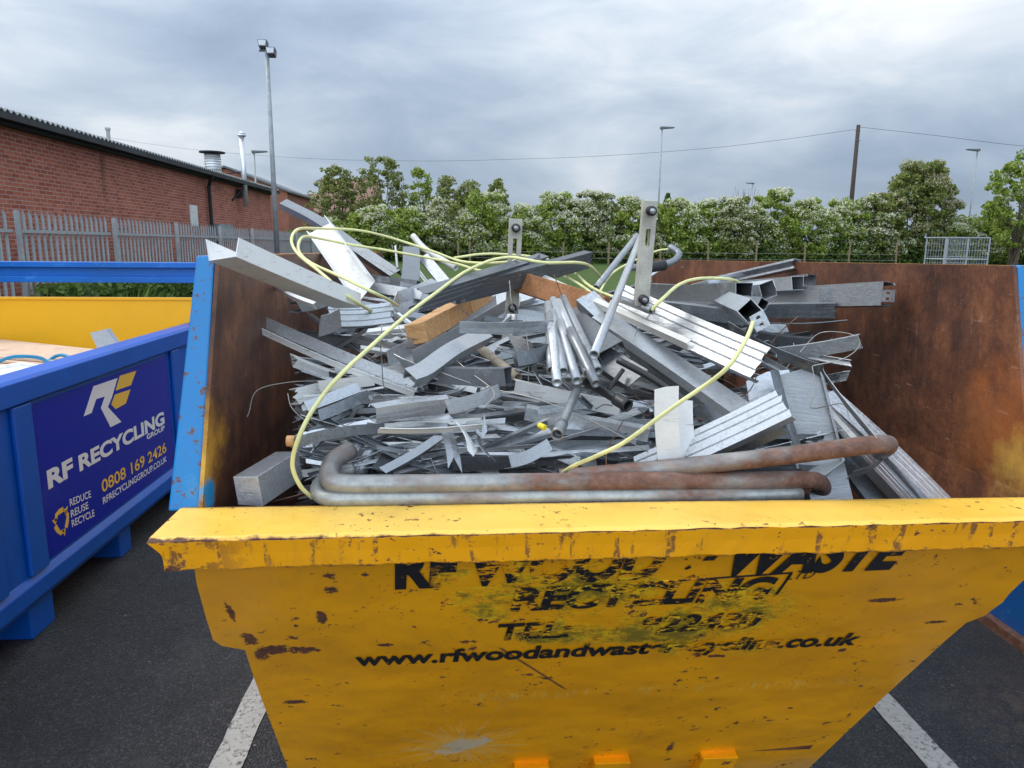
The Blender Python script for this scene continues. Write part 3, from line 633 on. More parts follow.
for a_, b_ in (((2.30, .55, 1.11), (2.38, 4.65, 1.16)), ((4.14, .55, 1.11), (4.22, 4.65, 1.16)), ((2.381, .55, 1.11), (4.139, .63, 1.16)), ((2.381, 4.57, 1.11), (4.139, 4.65, 1.16))): MB().box(a_, b_).build('rim', BLR, rs_, bev=.004)
MB().box((2.43, 1.0, .03), (4.1, 4.1, .05)).build('floor', BLR, rs_)
for a_ in (2.38, 4.05): MB().box((a_, .9, .0), (a_+.09, 4.2, .045)).build('skid', G['rrust'], rs_)
for a_ in (2.35, 3.2): MB().box((2.36, a_, .05), (2.395, a_+.1, 1.1)).build('stiffener', BLR, rs_)
# ================================================================ THE SCRAP HEAP IN THE YELLOW SKIP
def dep(py):                                  # how far back the top of the heap lies at a height in the photo
    xs_ = [(500, 1.56), (470, 1.60), (440, 1.70), (400, 1.88), (350, 2.15), (300, 2.6), (265, 3.0), (240, 3.15), (190, 3.3)]
    if py >= 500: return 1.56
    for (a, ya), (b, yb) in zip(xs_, xs_[1:]):
        if py >= b: return ya+(yb-ya)*(a-py)/(a-b)
    return 3.3
K = dict(C=('metal_stud', 'metal stud'), U=('metal_channel', 'metal channel'), L=('metal_angle', 'metal angle'), F=('metal_strip', 'metal strip'), R=('ribbed_section', 'ribbed section'), B=('box_section', 'box section'))
def at(p, o=0): return P(p[0], p[1], Y=dep(p[1])+o)
def bar(label, kind, a, b, w, h, roll, mat='galv', oa=0, ob=None, bend=0, twist=0, rag=.0, th=.0016, name=None, cat=None, holes=0, path=None, seg=7):
    ob = oa if ob is None else ob; w *= .66; h *= .66; bend = bend or rnd.uniform(.002, .010); rag = rag or .004
    pts_ = [at(p, oa+(ob-oa)*i/(len(path)-1)) for i, p in enumerate(path)] if path else None
    if pts_: pts_ = smooth_path(pts_, 5)
    o = section(name or K[kind][0], at(a, oa) if a else None, at(b, ob) if b else None, kind, w, h, roll, G[mat], th, bend, twist, rag, seg, path=pts_)
    return tag(o, label, cat or K[kind][1])
def tube(label, pts_, r, mat, name='steel_tube', cat='steel tube', o=None, sub=6, n=14, wall=.2, abs_=False):
    pp = [P(p[0], p[1], Y=(p[2] if abs_ else dep(p[1])+p[2])) for p in pts_]
    pp = smooth_path(pp, sub) if len(pp) > 2 else [pp[0].lerp(pp[1], i/4) for i in range(5)]
    if name == 'yellow_hose':      # small kinks and waves
        q1, q2 = rnd.uniform(0, 6), rnd.uniform(0, 6); pp = [p+Vector((.0014*math.sin(i*.31+q1), .002*math.cos(i*.23+q2), .0018*math.sin(i*.37+q2)+rnd.uniform(-.0003, .0003))) for i, p in enumerate(pp)]
    return tag(pipe(name, pp, r if abs_ else r*.76, G[mat], None, n, wall), label, cat)
# ---- sticking out over the left wall
bar('long white powder coated trunking sticking out left over the wall, widest of the white ones', 'U', (226, 250), (346, 300), .100, .056, 4, 'white', -1.68, -.72, rag=.02)
bar('white flat faced channel standing steeply up behind the yellow hose loops', 'U', (317, 224), (362, 287), .125, .06, -48, 'white', -.55, -.40, rag=.02, twist=-4)
bar('long grey channel arching up to the floodlight column at the far left', 'U', None, None, .075, .04, 155, 'galv', -.0, path=[(283, 204), (318, 222), (352, 246), (396, 276)])
bar('grey strip leaning behind the steep white channel', 'F', (336, 232), (394, 268), .05, .05, 20, 'galvb', -.15)
bar('long thin angle jutting left against the rusty wall with a brown wood tip', 'L', (256, 318), (420, 387), .042, .030, 100, 'galvb', -.58, -.22, rag=.004)
tag(pipe('wood_plug', [at((251, 315), -.58), at((259, 318), -.58)], .010, G['wood'], None, 8, .9), 'small yellow wood tip on the end of the long thin angle', 'wood')
bar('light grey lip strip running under the long thin angle', 'F', (252, 324), (415, 392), .026, .03, 70, 'white', -.57, -.22)
bar('short ribbed stud piece lying level below the white trunking', 'R', (330, 317), (392, 313), .085, .04, 108, 'galvb', -.45, -.42, rag=.01)
bar('square grey flange hanging at the end of the short ribbed stud piece', 'F', (311, 324), (333, 316), .085, .08, 80, 'galv', -.47, -.47)
bar('dark bracket with slots wedged under the white trunking', 'C', (296, 307), (336, 296), .04, .03, 95, 'galvd', -.6, -.55, rag=.02)
bar('white offcut with a red end poking out under the white trunking', 'U', (277, 284), (318, 304), .035, .02, 150, 'white', -.85, -.75)
tag(pipe('red_cap', [at((279, 285), -.88), at((287, 287), -.87)], .009, G['red'], None, 8, .9), 'small red plastic cap lying on the white offcut by the wall', 'cap')
bar('dark grey channel lying level behind the short ribbed stud', 'C', (344, 276), (418, 288), .07, .045, 110, 'galvd', -.15)
bar('dull channel crossing under the steep white channel', 'U', (352, 284), (424, 296), .05, .03, 120, 'galv', -.3)
bar('crumpled bright sheet offcut with a folded corner in the middle left', 'F', (384, 308), (434, 294), .12, .1, 100, 'galvb', -.25, -.2, rag=.05, twist=40)
bar('short stud offcut standing on end against the hedge view', 'C', (409, 290), (411, 250), .095, .04, 178, 'galvd', -.15, -.15, rag=.008)
bar('thin grey upright fin beside the short standing stud', 'F', (397, 266), (395, 244), .012, .02, 10, 'galv', -.1)
tube('light grey bent pipe end poking up towards the hedge', [(413, 236, -.1), (426, 250, -.1), (456, 268, -.1)], .017, 'cream', 'pipe', 'pipe')
bar('galvanised channel leaning back to the right of the pipe end', 'U', (424, 258), (452, 292), .06, .03, 150, 'galv', -.1)
bar('wide grey stud lying behind the timber block', 'C', (426, 304), (478, 286), .06, .035, 120, 'galv', -.15)
# ---- timber and its cradle
bar('galvanised channel holding the sawn timber block', 'U', (400, 358), (506, 300), .105, .055, 4, 'galvb', -.35, -.15)
def timber_block(lab, a, b, oa, ob, w_, h_, mat, roll=12):
    A, B = at(a, oa), at(b, ob); t = (B-A).normalized(); s_ = t.cross(Vector((0, 0, 1))).normalized(); u_ = s_.cross(t); c, d = math.cos(R(roll)), math.sin(R(roll)); s_, u_ = s_*c+u_*d, u_*c-s_*d
    q = [A+s_*w_/2*i+u_*h_/2*j for i, j in ((-1, -1), (1, -1), (1, 1), (-1, 1))]; mid = (A+B)/2
    return tag(MB().prism(q, B-A).build('timber', G[mat], None, bev=.002, loc=mid), lab, 'timber')
timber_block('honey coloured sawn timber block, nearest of the three lying end to end in the channel', (416, 334), (441, 320), -.40, -.35, .056, .054, 'wood')
timber_block('honey coloured sawn timber block, middle one of three lying end to end', (442, 319), (462, 308), -.345, -.30, .055, .052, 'wood', 9)
timber_block('honey coloured sawn timber block, farthest of the three lying end to end', (463, 307), (484, 294), -.295, -.22, .056, .052, 'wood', 14)
timber_block('long brown timber plank running right from under the dark studs', (510, 279), (604, 308), -.55, -.55, .03, .062, 'woodb', 20)
bar('cream edged channel lying along the back of the brown plank', 'U', (534, 274), (690, 345), .03, .022, 60, 'cream', -.53, -.60)
# ---- the dark overlapping studs across the middle
bar('long dark stud with ragged end, upper of the two overlapping over the timber', 'R', (420, 300), (542, 262), .085, .04, 62, 'galvd', -.75, -.60, rag=.03)
bar('long dark ribbed stud, lower of the two overlapping over the timber and reaching right', 'R', (452, 294), (588, 259), .080, .045, 80, 'galvd', -.65, -.55, rag=.006)
bar('small bright flange sticking up on the dark overlapping studs', 'F', (522, 266), (538, 257), .045, .03, 90, 'galv', -.70)
bar('white rolled sheet lying behind the brown plank', 'U', (488, 298), (530, 288), .14, .05, 130, 'white', .0)
# ---- roller rails
def rail(lab, a, b, w_, o, slot):
    A = at(b, o); A = P(a[0], a[1], Y=A.y-.02); B = P(b[0], b[1], Y=A.y+.02); t = (B-A).normalized(); s_ = Vector((1, 0, 0)); s_ = (s_-t*s_.dot(t)).normalized(); nn = s_.cross(t)
    root = thing('roller_rail', (B.x, B.y, B.z), lab, 'roller rail'); Ln = (B-A).length; d = nn*.022
    def q(x, y): return A+s_*(x*w_)+t*(y*Ln)
    # plate with a long slot between two prongs
    s0, s1 = slot; mb = MB()
    for poly in ([(-.5, 0), (.5, 0), (.5, s0), (-.5, s0)], [(-.5, s0), (-.16, s0), (-.16, s1), (-.5, s1)], [(.16, s0), (.5, s0), (.5, s1), (.16, s1)], [(-.5, s1), (.5, s1), (.5, 1), (-.5, 1)]): mb.prism([q(*p) for p in poly], d)
    mb.build('plate', G['concrete'], root)
    for y_ in (.09, .93):
        c = q(0, y_)
        if y_ > .5 and slot[1] > .8: continue
        w1 = MB().tube([c-nn*.022, c+nn*.028], w_*.33, 18).build('roller', G['rubber'], root, True); MB().tube([c-nn*.028, c-nn*.020], w_*.2, 12).build('axle_bolt', G['tube'], root, True)
    return root
rail('off white slotted rail with two black rollers standing upright right of centre', (651, 201), (642, 306), .034, -.78, (.26, .42))
rail('off white slotted rail with one black roller standing upright in the middle', (516, 219), (512, 314), .040, -.20, (.20, .55))
tube('bright slim tube leaning steeply against the right roller rail', [(641, 236, -.8), (594, 355, -.75)], .0125, 'galvb', 'steel_tube', 'steel tube')
tube('grey slim tube leaning back behind the bright leaning tube', [(637, 236, -.6), (596, 288, -.45)], .014, 'tube')
tube('thick grey pipe with an elbow at the back by the right roller rail', [(628, 268, -.2), (655, 266, -.2), (672, 262, -.2), (679, 254, -.2), (670, 247, -.2)], .018, 'galvd', 'pipe', 'pipe')
tube('dark coupling ring on the thick elbow pipe', [(646, 268, -.25), (664, 265, -.25)], .027, 'rubber', 'coupling', 'coupling')
# ---- bundle of conduit
rc = [(551.5, 358, 548, 304, 'upper left'), (571.5, 367, 553, 300, 'top middle'), (598, 371, 563, 298, 'top right'), (588, 373, 558, 302, 'centre'), (551.5, 371, 549, 315, 'left'), (563.5, 372, 552, 312, 'centre left'), (557, 383, 551, 325, 'bottom left'), (577, 381, 560, 322, 'bottom centre'), (596, 384, 570, 330, 'bottom right')]
for i, (x, y, x2, y2, nm) in enumerate(rc):
    tube('galvanised conduit tube with open end, the %s one of the bundle of nine' % nm, [(x, y, -.45+.02*(i > 5)), (x2, y2, -.62)], .0145, 'tube' if i % 3 else 'galvb', 'conduit_tube', 'conduit tube', n=16)
bar('narrow flat strip crossing in front of the conduit bundle', 'F', (460, 326), (552, 324), .045, .03, 78, 'galv', -.60, -.62)
# ---- big sections right of centre
bar('wide flat galvanised stud running down right from the conduit bundle, longest one', 'C', (586, 300), (742, 438), .088, .045, 150, 'galv', -.60, -.10, rag=.006)
bar('bright wide stud lying beside the longest stud, on its upper side', 'C', (600, 318), (748, 418), .085, .035, 165, 'galvb', -.50, -.30)
bar('long ribbed galvanised stud running right and ending under the yellow hose', 'R', (622, 300), (764, 366), .115, .05, 122, 'galv', -.62, -.55, rag=.004)
bar('flat galvanised strip between the ribbed stud and the wide stud', 'F', (632, 330), (742, 404), .09, .05, 30, 'galv', -.42, -.3)
bar('dull folded sheet lying under the conduit bundle on its right', 'U', (560, 306), (612, 352), .10, .04, 150, 'galvd', -.42)
bar('bent galvanised sheet with pointed corner left of the conduit ends', 'F', (522, 328), (536, 362), .11, .06, 20, 'galv', -.45, -.45, rag=.05, twist=30)
bar('small curled galvanised offcut left of the conduit bundle', 'U', (516, 360), (544, 352), .05, .05, 20, 'galvd', -.45)
tube('short round pipe end poking out over the long ribbed stud', [(618, 298, -.72), (652, 311, -.78)], .0125, 'tube', 'pipe', 'pipe')
bar('bright flat sheet face standing below the conduit bundle to its right', 'C', (598, 356), (640, 382), .09, .04, 140, 'galvd', -.35)
# ---- bundle of studs pointing right
bar('open ended box of two nested studs, its dark mouth nearest the yellow hose', 'B', (648, 290), (744, 292), .072, .066, 90, 'galv', -.10, -.85)
bar('open ended nested studs, second mouth right of the yellow hose', 'B', (664, 300), (768, 290), .066, .066, 72, 'galvb', -.05, -.80)
bar('nested stud pair with pale side reaching under the top stud', 'B', (700, 290), (798, 283), .060, .060, 88, 'galvb', .05, -.68)
bar('galvanised stud ending just right of the three dark mouths', 'C', (720, 294), (812, 281), .062, .050, -84, 'galv', .0, -.60)
bar('lone stud reaching up right above the stud bundle', 'C', (706, 284), (797, 264), .050, .045, -78, 'galv', .0, -.55, rag=.004)
bar('long stud reaching farthest right across the rusty wall, tapered', 'C', (742, 300), (888, 294), .092, .045, 98, 'galvb', -.15, -.86, rag=.006)
bar('dark ribbed stud just under the farthest reaching stud', 'R', (738, 311), (836, 310), .060, .035, 82, 'galvd', -.40, -.55)
bar('thin rod like edge strip below the dark ribbed stud', 'F', (760, 320), (846, 318), .012, .02, 20, 'galvd', -.42, -.55)
bar('small square stud mouth tilted on its corner under the hose end', 'B', (716, 296), (750, 311), .058, .054, 135, 'galv', -.45, -.98)
bar('second small tilted stud mouth behind the first', 'B', (726, 294), (763, 304), .034, .032, 120, 'galvd', -.45, -.92)
bar('galvanised stud running under the nested studs to the left', 'C', (648, 306), (744, 318), .050, .04, 85, 'galvd', -.60, -.62)
bar('dull flat stud low beneath the nested studs', 'C', (664, 316), (756, 330), .05, .04, 75, 'galvd', -.45, -.5)
def plate2(lab, c, o, w_, h_, ang):
    A = at(c, o); mb = MB(); ca, sa = math.cos(R(ang)), math.sin(R(ang)); u_ = Vector((ca, 0, sa)); v_ = Vector((-sa, 0, ca)); ys = [-.5, -.34, -.18, .18, .34, .5]
    # plate built as strips round two square bolt holes
    f = lambda x, y: A+u_*(x*w_)+v_*(y*h_)
    for y0, y1, hole in ((-.5, -.34, 0), (-.34, -.14, 1), (-.14, .14, 0), (.14, .34, 1), (.34, .5, 0)):
        for x0, x1 in (((-.5, .5),) if not hole else ((-.5, -.14), (.14, .5))): mb.prism([f(x0, y0), f(x1, y0), f(x1, y1), f(x0, y1)], (0, .002, 0))
    return tag(mb.build('bracket_plate', G['galvb'], None, loc=A), lab, 'bracket')
plate2('small white bracket plate with two bolt holes on the stud bundle', (826, 295), -.72, .034, .040, 0)
plate2('small bracket plate with two bolt holes tilted under the small stud mouth', (760, 321), -.95, .032, .036, 30)
plate2('end plate on the farthest reaching stud at the rusty wall', (888, 296), -.87, .036, .03, 0)
bar('flat perforated strip end reaching right below the stud bundle', 'U', (778, 354), (861, 341), .048, .012, 82, 'galvb', -.40, -.60)
bar('dark channel lying across behind the perforated strip end', 'C', (745, 334), (812, 344), .05, .03, 80, 'galvd', -.25)
bar('curved galvanised strip sagging under the nested studs', 'F', None, None, .045, .02, 70, 'galvb', -.5, path=[(680, 318), (700, 330), (722, 336), (742, 332)])
bar('long bent strip dropping down right from the hose end to the bent tube', 'F', None, None, .042, .02, 60, 'galv', -.62, -.32, path=[(731, 324), (768, 346), (802, 362), (824, 372), (850, 404), (880, 440)])
# ---- fan of wide studs down right
bar('wide flat stud standing steeply down to the rim at the right', 'C', (797, 370), (832, 512), .155, .035, 160, 'galv', -.42, -.04)
bar('narrow dark edged strip left of the steep wide stud', 'F', (776, 368), (800, 446), .035, .02, 10, 'galvd', -.46, -.2)
bar('triangular looking galvanised sheet left of the steep wide stud', 'F', (768, 368), (772, 430), .16, .05, -12, 'galvb', -.36, -.12, rag=.03)
bar('ribbed stud lying down right nearest the rusty wall, outer one', 'R', (826, 396), (942, 506), .075, .035, 155, 'galvb', -.22, -.07)
bar('ribbed stud lying down right, middle one of the three by the wall', 'R', (822, 412), (916, 512), .07, .035, 160, 'galv', -.20, -.07)
bar('dull stud lying down right, inner one of the three by the wall', 'C', (824, 430), (880, 508), .055, .035, 150, 'galvd', -.05, -.03)
bar('cream strip lying between the steep wide stud and the ribbed studs', 'F', (816, 388), (862, 440), .04, .03, 20, 'cream', -.30, -.22)
bar('short rust stained flat piece bridging the ribbed studs', 'F', (846, 472), (884, 452), .035, .03, 60, 'galvd', -.16, -.10)
bar('big bright ribbed box stud pointing right over the front tubes', 'R', (640, 472), (786, 405), .094, .064, 118, 'galvb', -.06, -.42, rag=.004)
bar('dull side of a stud under the big bright box stud', 'C', (690, 470), (782, 424), .05, .045, 70, 'galvd', .0, -.28)
bar('dull galvanised stud passing behind the big bright box stud', 'C', (700, 400), (800, 460), .07, .035, 160, 'galv', -.15, -.05)
# ---- centre
bar('broad white board standing on end right of centre', 'F', (664, 386), (668, 462), .078, .05, 4, 'white', -.50, -.16, rag=.006)
bar('second narrower white board leaning beside the broad one', 'F', (682, 400), (690, 460), .06, .03, 12, 'white', -.38, -.14)
bar('long white strip lying level under the conduit ends', 'U', (514, 386), (620, 408), .050, .012, 78, 'white', -.26, -.22)
bar('cream flat strip behind the black pole right of the conduits', 'F', (606, 386), (652, 376), .045, .03, 60, 'cream', -.14)
tube('thick black pole end with collar lying under the conduit ends', [(586, 382, -.34), (604, 392, -.34), (626, 405, -.34)], .0135, 'black', 'black_pole', 'pole')
tube('black collar on the end of the thick black pole', [(616, 399, -.36), (628, 406, -.36)], .019, 'black', 'collar', 'collar')
tube('long thin black pole running down right with a metal tip', [(618, 360, -.50), (648, 376, -.46), (671, 391, -.42)], .0105, 'black', 'black_pole', 'pole')
tube('short black rod crossing between the two black poles', [(623, 370, -.40), (608, 390, -.34)], .007, 'black', 'black_rod', 'rod')
tube('short grey pipe with a thick socket end hanging below the conduits', [(578, 388, -.36), (569, 408, -.36), (559, 432, -.36)], .0125, 'tube', 'pipe', 'pipe')
tube('thick socket on the lower end of the short grey pipe', [(562, 424, -.36), (557, 435, -.36)], .0165, 'tube', 'pipe_socket', 'pipe socket')
bar('bright drilled channel with white tape running right under the socket pipe', 'C', (526, 412), (650, 434), .045, .03, 80, 'galvb', -.20, -.16)
tag(pipe('yellow_tape', [at((539, 425), -.36), at((545, 428), -.36)], .006, G['yel'], None, 6, .9), 'scrap of yellow tape stuck on the drilled channel', 'tape')
bar('plain grey box stud lying level left of the conduit ends', 'B', (441, 374), (508, 376), .056, .056, 92, 'galvd', -.35, -.42)
tube('pale wooden pole running down right behind the box stud', [(480, 348, -.25), (518, 378, -.25)], .016, 'woodg', 'wooden_pole', 'pole')
bar('perforated white stud with a wood plugged end pointing left', 'L', (443, 408), (496, 391), .042, .03, 110, 'galvb', -.42, -.36)
bar('galvanised stud falling from the timber cradle, kinked', 'C', None, None, .060, .035, 150, 'galvb', -.42, path=[(410, 378), (424, 372), (452, 352), (484, 336)])
bar('big kinked flange at the lower end of the timber cradle', 'F', (406, 362), (428, 378), .08, .04, 60, 'galvb', -.36, rag=.03, twist=30)
bar('dull channel lying under the kinked stud', 'C', (436, 362), (482, 346), .05, .04, 100, 'galvd', -.2)
bar('long drilled channel end with open mouth pointing left at mid height', 'C', (371, 414), (446, 404), .050, .035, 78, 'galv', -.35, -.30, rag=.01)
bar('white bottom flange of the long drilled channel', 'F', (378, 426), (482, 422), .035, .03, 40, 'white', -.33, -.28)
bar('thin angle with a wood plugged end pointing left low by the wall', 'L', (294, 442), (382, 428), .032, .02, 95, 'galvd', -.32, -.22)
tag(pipe('wood_plug', [at((287, 441), -.32), at((295, 441), -.32)], .011, G['wood'], None, 8, .9), 'small wood tip on the end of the low thin angle', 'wood')
bar('stacked channel ends against the left wall, upper one', 'C', (318, 386), (374, 380), .035, .03, 95, 'cream', -.25)
bar('stacked channel ends against the left wall, tilted pair', 'U', (304, 408), (358, 388), .034, .03, 120, 'galv', -.28)
bar('stacked channel ends against the left wall, lower piece', 'C', (318, 416), (366, 396), .034, .022, 110, 'galvd', -.26)
bar('fanned grey strip above the low thin angle', 'F', (320, 436), (352, 408), .045, .03, 40, 'galvd', -.20)
bar('second fanned grey strip above the low thin angle', 'F', (310, 446), (346, 416), .03, .03, 50, 'galv', -.16)
bar('white lipped angle leaning up right over the front left tubes', 'L', (382, 472), (444, 434), .026, .03, 130, 'galvb', -.10, -.16)
bar('dull flat stud leaning left of the white lipped angle', 'C', (378, 474), (402, 432), .045, .03, 160, 'galvd', -.08)
tube('thick grey pipe leaning up behind the front left elbow, left one', [(338, 480, -.03), (360, 442, -.12)], .022, 'tube', 'pipe', 'pipe')
tube('thick grey pipe leaning up behind the front left elbow, right one', [(356, 480, -.03), (378, 432, -.14)], .024, 'tube', 'pipe', 'pipe')
for x, y, x2, y2, w_, lab in ((447, 424, 456, 462, .045, 'first'), (466, 426, 476, 456, .04, 'second'), (480, 428, 492, 452, .035, 'third')):
    bar('%s from the left of the bent flaps hanging in the lower middle' % lab, 'F', (x, y), (x2, y2), w_, .03, 15+20*(lab == 'second'), 'galv' if lab != 'second' else 'white', -.28, -.20, rag=.03)
bar('long dark stud lying level along the bottom of the heap, left half', 'C', (452, 462), (560, 456), .045, .03, 85, 'galvd', -.08)
bar('stud crossing down right in the lower middle', 'C', (496, 424), (580, 462), .035, .03, 100, 'galv', -.14, -.08)
bar('short bright lipped strip pointing up right in the lower middle', 'L', (506, 462), (548, 444), .04, .03, 110, 'galvb', -.16)
bar('long dull stud lying level right of the lower middle', 'C', (520, 446), (650, 446), .045, .03, 88, 'galvd', -.10)
bar('dark upright strip under the drilled channel', 'F', (582, 428), (590, 464), .055, .03, 12, 'galvd', -.12)
bar('square mouthed speckled box piece by the front left corner of the skip', 'B', None, None, .01, .01, 0, 'speck', path=[(255, 480), (256, 480)]) if False else None
A = P(238, 505, Y=1.42); mb = MB()
q = [A, A+Vector((.052, -.012, 0)), A+Vector((.044, -.008, .062)), A+Vector((-.008, .004, .058))]
o = mb.prism(q, (.052, .13, .014)).build('box_offcut', G['speck'], None, bev=.0015, loc=A); tag(o, 'short speckled box section standing by the front left corner of the yellow skip', 'box section')
bar('rust brown flat scrap lying beside the speckled box piece', 'F', (262, 500), (334, 478), .04, .03, 30, 'rrust', -.08)
bar('grey shard leaning by the speckled box piece', 'F', (278, 478), (312, 462), .02, .02, 50, 'galvd', .0)
bar('second grey shard leaning by the speckled box piece', 'F', (280, 488), (318, 470), .02, .02, 40, 'galv', .0)
bar('white flat sheet lying flat at the front under the bent tubes', 'F', (284, 504), (600, 501), .07, .05, 8, 'white', -.12, -.12)
# ---- bent rusty tubes at the front rim
T = lambda lab, pts_, r, mat: tube(lab, pts_, r, mat, 'bent_tube', 'bent tube', sub=8, n=18, abs_=True)
T('thick rusty tube along the rim, its bent left end turned up', [(350, 450, 1.50), (333, 462, 1.45), (330, 478, 1.40), (345, 484, 1.38), (420, 484, 1.38), (600, 482, 1.40), (740, 481, 1.42), (800, 480, 1.44), (818, 482, 1.48), (822, 489, 1.54), (812, 496, 1.58)], .0195, 'rtube')
T('pale tube curving round the left end nearest the rim', [(352, 470, 1.52), (330, 476, 1.48), (318, 488, 1.42), (326, 498, 1.38), (360, 499, 1.37), (500, 497, 1.38), (700, 496, 1.40), (800, 494, 1.43)], .0155, 'rtube2')
T('rust brown tube lying lowest behind the rim', [(372, 499, 1.43), (500, 491, 1.43), (700, 491, 1.44), (806, 488, 1.47)], .016, 'rrust')
T('rusty tube rising to the right over the studs and curving away', [(560, 478, 1.46), (650, 470, 1.44), (700, 465, 1.42), (790, 455, 1.40), (860, 446, 1.38), (884, 444, 1.40), (888, 446, 1.45), (880, 452, 1.53)], .019, 'rtube')
# ---- hoses and wires
HO = lambda lab, pts_, r=.0058: tube(lab, pts_, r, 'hose', 'yellow_hose', 'hose', sub=7, n=8, wall=.5)
HO('pale yellow hose swooping from the middle of the heap down to the front left', [(600, 276, -.4), (584, 264, -.8), (545, 262, -.95), (505, 258, -.95), (468, 270, -.9), (435, 294, -.85), (395, 325, -.75), (353, 362, -.65), (322, 398, -.5), (300, 432, -.38), (293, 462, -.26), (300, 485, -.20), (312, 498, -.16)])
HO('pale yellow hose making the outer big loop over the white channels', [(372, 312, -.45), (352, 299, -.80), (322, 274, -1.0), (300, 256, -1.0), (291, 240, -.95), (298, 230, -.85), (318, 228, -.7), (352, 230, -.6), (392, 238, -.5), (430, 250, -.45), (462, 262, -.45), (500, 262, -.5), (530, 258, -.5)])
HO('pale yellow hose making the inner loop over the white channels', [(398, 306, -.4), (380, 296, -.75), (345, 278, -.95), (312, 264, -.98), (298, 250, -.95), (302, 238, -.85), (318, 238, -.7), (360, 246, -.6), (405, 254, -.5), (452, 262, -.45), (485, 272, -.4), (520, 272, -.35)])
HO('pale yellow hose lying level behind the middle of the heap', [(454, 258, -.4), (490, 254, -.4), (530, 256, -.35), (565, 266, -.4), (590, 286, -.5), (622, 300, -.6), (668, 316, -.6)])
HO('pale yellow hose arching over the nested studs', [(652, 311, -.78), (662, 298, -.9), (680, 285, -.95), (704, 278, -.9), (728, 279, -.75), (745, 286, -.5)])
HO('pale yellow hose sweeping from the tilted stud mouth down to the bent tubes', [(754, 318, -.95), (748, 338, -.9), (730, 364, -.78), (700, 388, -.62), (662, 416, -.48), (620, 444, -.34), (575, 466, -.22), (560, 476, -.1)])
HO('thin yellow cable looping behind the leaning tubes', [(600, 292, -.5), (612, 274, -.4), (630, 262, -.35), (655, 252, -.2), (668, 249, -.2)], .005)
HO('short pale yellow hose crossing down right behind the brown plank', [(552, 270, -.4), (580, 284, -.5), (606, 304, -.6), (640, 318, -.62)])
W = lambda lab, pts_: tube(lab, pts_, .0016, 'wire', 'thin_wire', 'wire', sub=6, n=5, wall=.5)
W('thin wire curling at the end of the perforated strip end', [(800, 352, -.5), (820, 333, -.5), (850, 334, -.6), (860, 344, -.6), (845, 358, -.55), (812, 366, -.5)])
W('thin looping wire beside the steep wide stud', [(812, 366, -.5), (816, 390, -.4), (812, 408, -.35), (842, 404, -.3), (850, 420, -.25)])
W('thin wires trailing across the lower middle', [(440, 372, -.4), (480, 386, -.35), (540, 400, -.38), (600, 425, -.3), (648, 452, -.2)])
W('thin wire hanging left of the wood plugged stud', [(446, 352, -.4), (470, 372, -.4), (494, 392, -.4), (484, 408, -.4)])
# ---- filling: unsorted offcuts that make up the body of the heap
rf = random.Random(21)
zones = (('offcut in the dark tangle between the left wall and the timber', (312, 300, 450, 472), 92), ('offcut in the tangle in the middle of the heap', (430, 315, 640, 472), 124),
         ('offcut in the tangle under the long studs right of the middle', (600, 305, 790, 468), 62), ('offcut lying at the back of the heap', (300, 272, 740, 300), 36), ('offcut wedged low by the right wall under the fan of studs', (770, 350, 835, 480), 16))
for lab, (x0, y0, x1, y1), nn in zones:
    for i in range(nn):
        px, py = rf.uniform(x0, x1), rf.uniform(y0, y1); c = at((px, py), rf.uniform(-.22, .16)); c.z -= rf.uniform(.0, .09)
        if py < 310: c.z -= .05
        yaw = rf.gauss(6, 26) if rf.random() < .76 else rf.uniform(0, 180); pit = rf.gauss(0, 11); ln = rf.choice((.14, .25, .38, .5, .7))*rf.uniform(.8, 1.25)
        d = Vector((math.cos(R(yaw))*math.cos(R(pit)), math.sin(R(yaw))*math.cos(R(pit)), math.sin(R(pit))))*ln/2
        a, b = c-d, c+d
        for p in (a, b):
            p.x = max(XL(1.3)+.03, min(XR(1.3)-.03, p.x)); p.y = max(1.58, min(4.4, p.y)); p.x = max(-.236*p.y, min(.55*p.y, p.x)) if p.y < 2.5 else p.x
            top = 1.20+.32*min(1, max(0, (p.y-1.4)/1.3)); p.z = min(p.z, top+.10)
        kd = rf.choice('CCUULLFFRB'); mt = rf.choice(('galv', 'galvb', 'galvb', 'galvd', 'galvb', 'galv', 'galvd', 'white' if rf.random() < .6 else 'galv'))
        wd = rf.choice((.010, .015, .020, .026, .036))*rf.uniform(.8, 1.2); pth = None
        if rf.random() < .4:          # crushed ones have a kink
            k = rf.uniform(.3, .7); kn = a.lerp(b, k)+Vector((rf.uniform(-.02, .02), rf.uniform(-.03, .03), rf.uniform(-.035, .03))); pth = [a, a.lerp(kn, .5), a.lerp(kn, .93), kn.lerp(b, .07), kn.lerp(b, .5), b]
        o = section(K[kd][0], a, b, kd, wd, wd*rf.uniform(.35, .8), rf.uniform(0, 360), G[mt], .0016, rf.uniform(0, .02), rf.gauss(0, 24), .012, 5, r=rf, path=pth)
        tag(o, 'grey galvanised ' + lab if mt != 'white' else 'white coated ' + lab, K[kd][1], 'metal offcuts tangled in the heap')
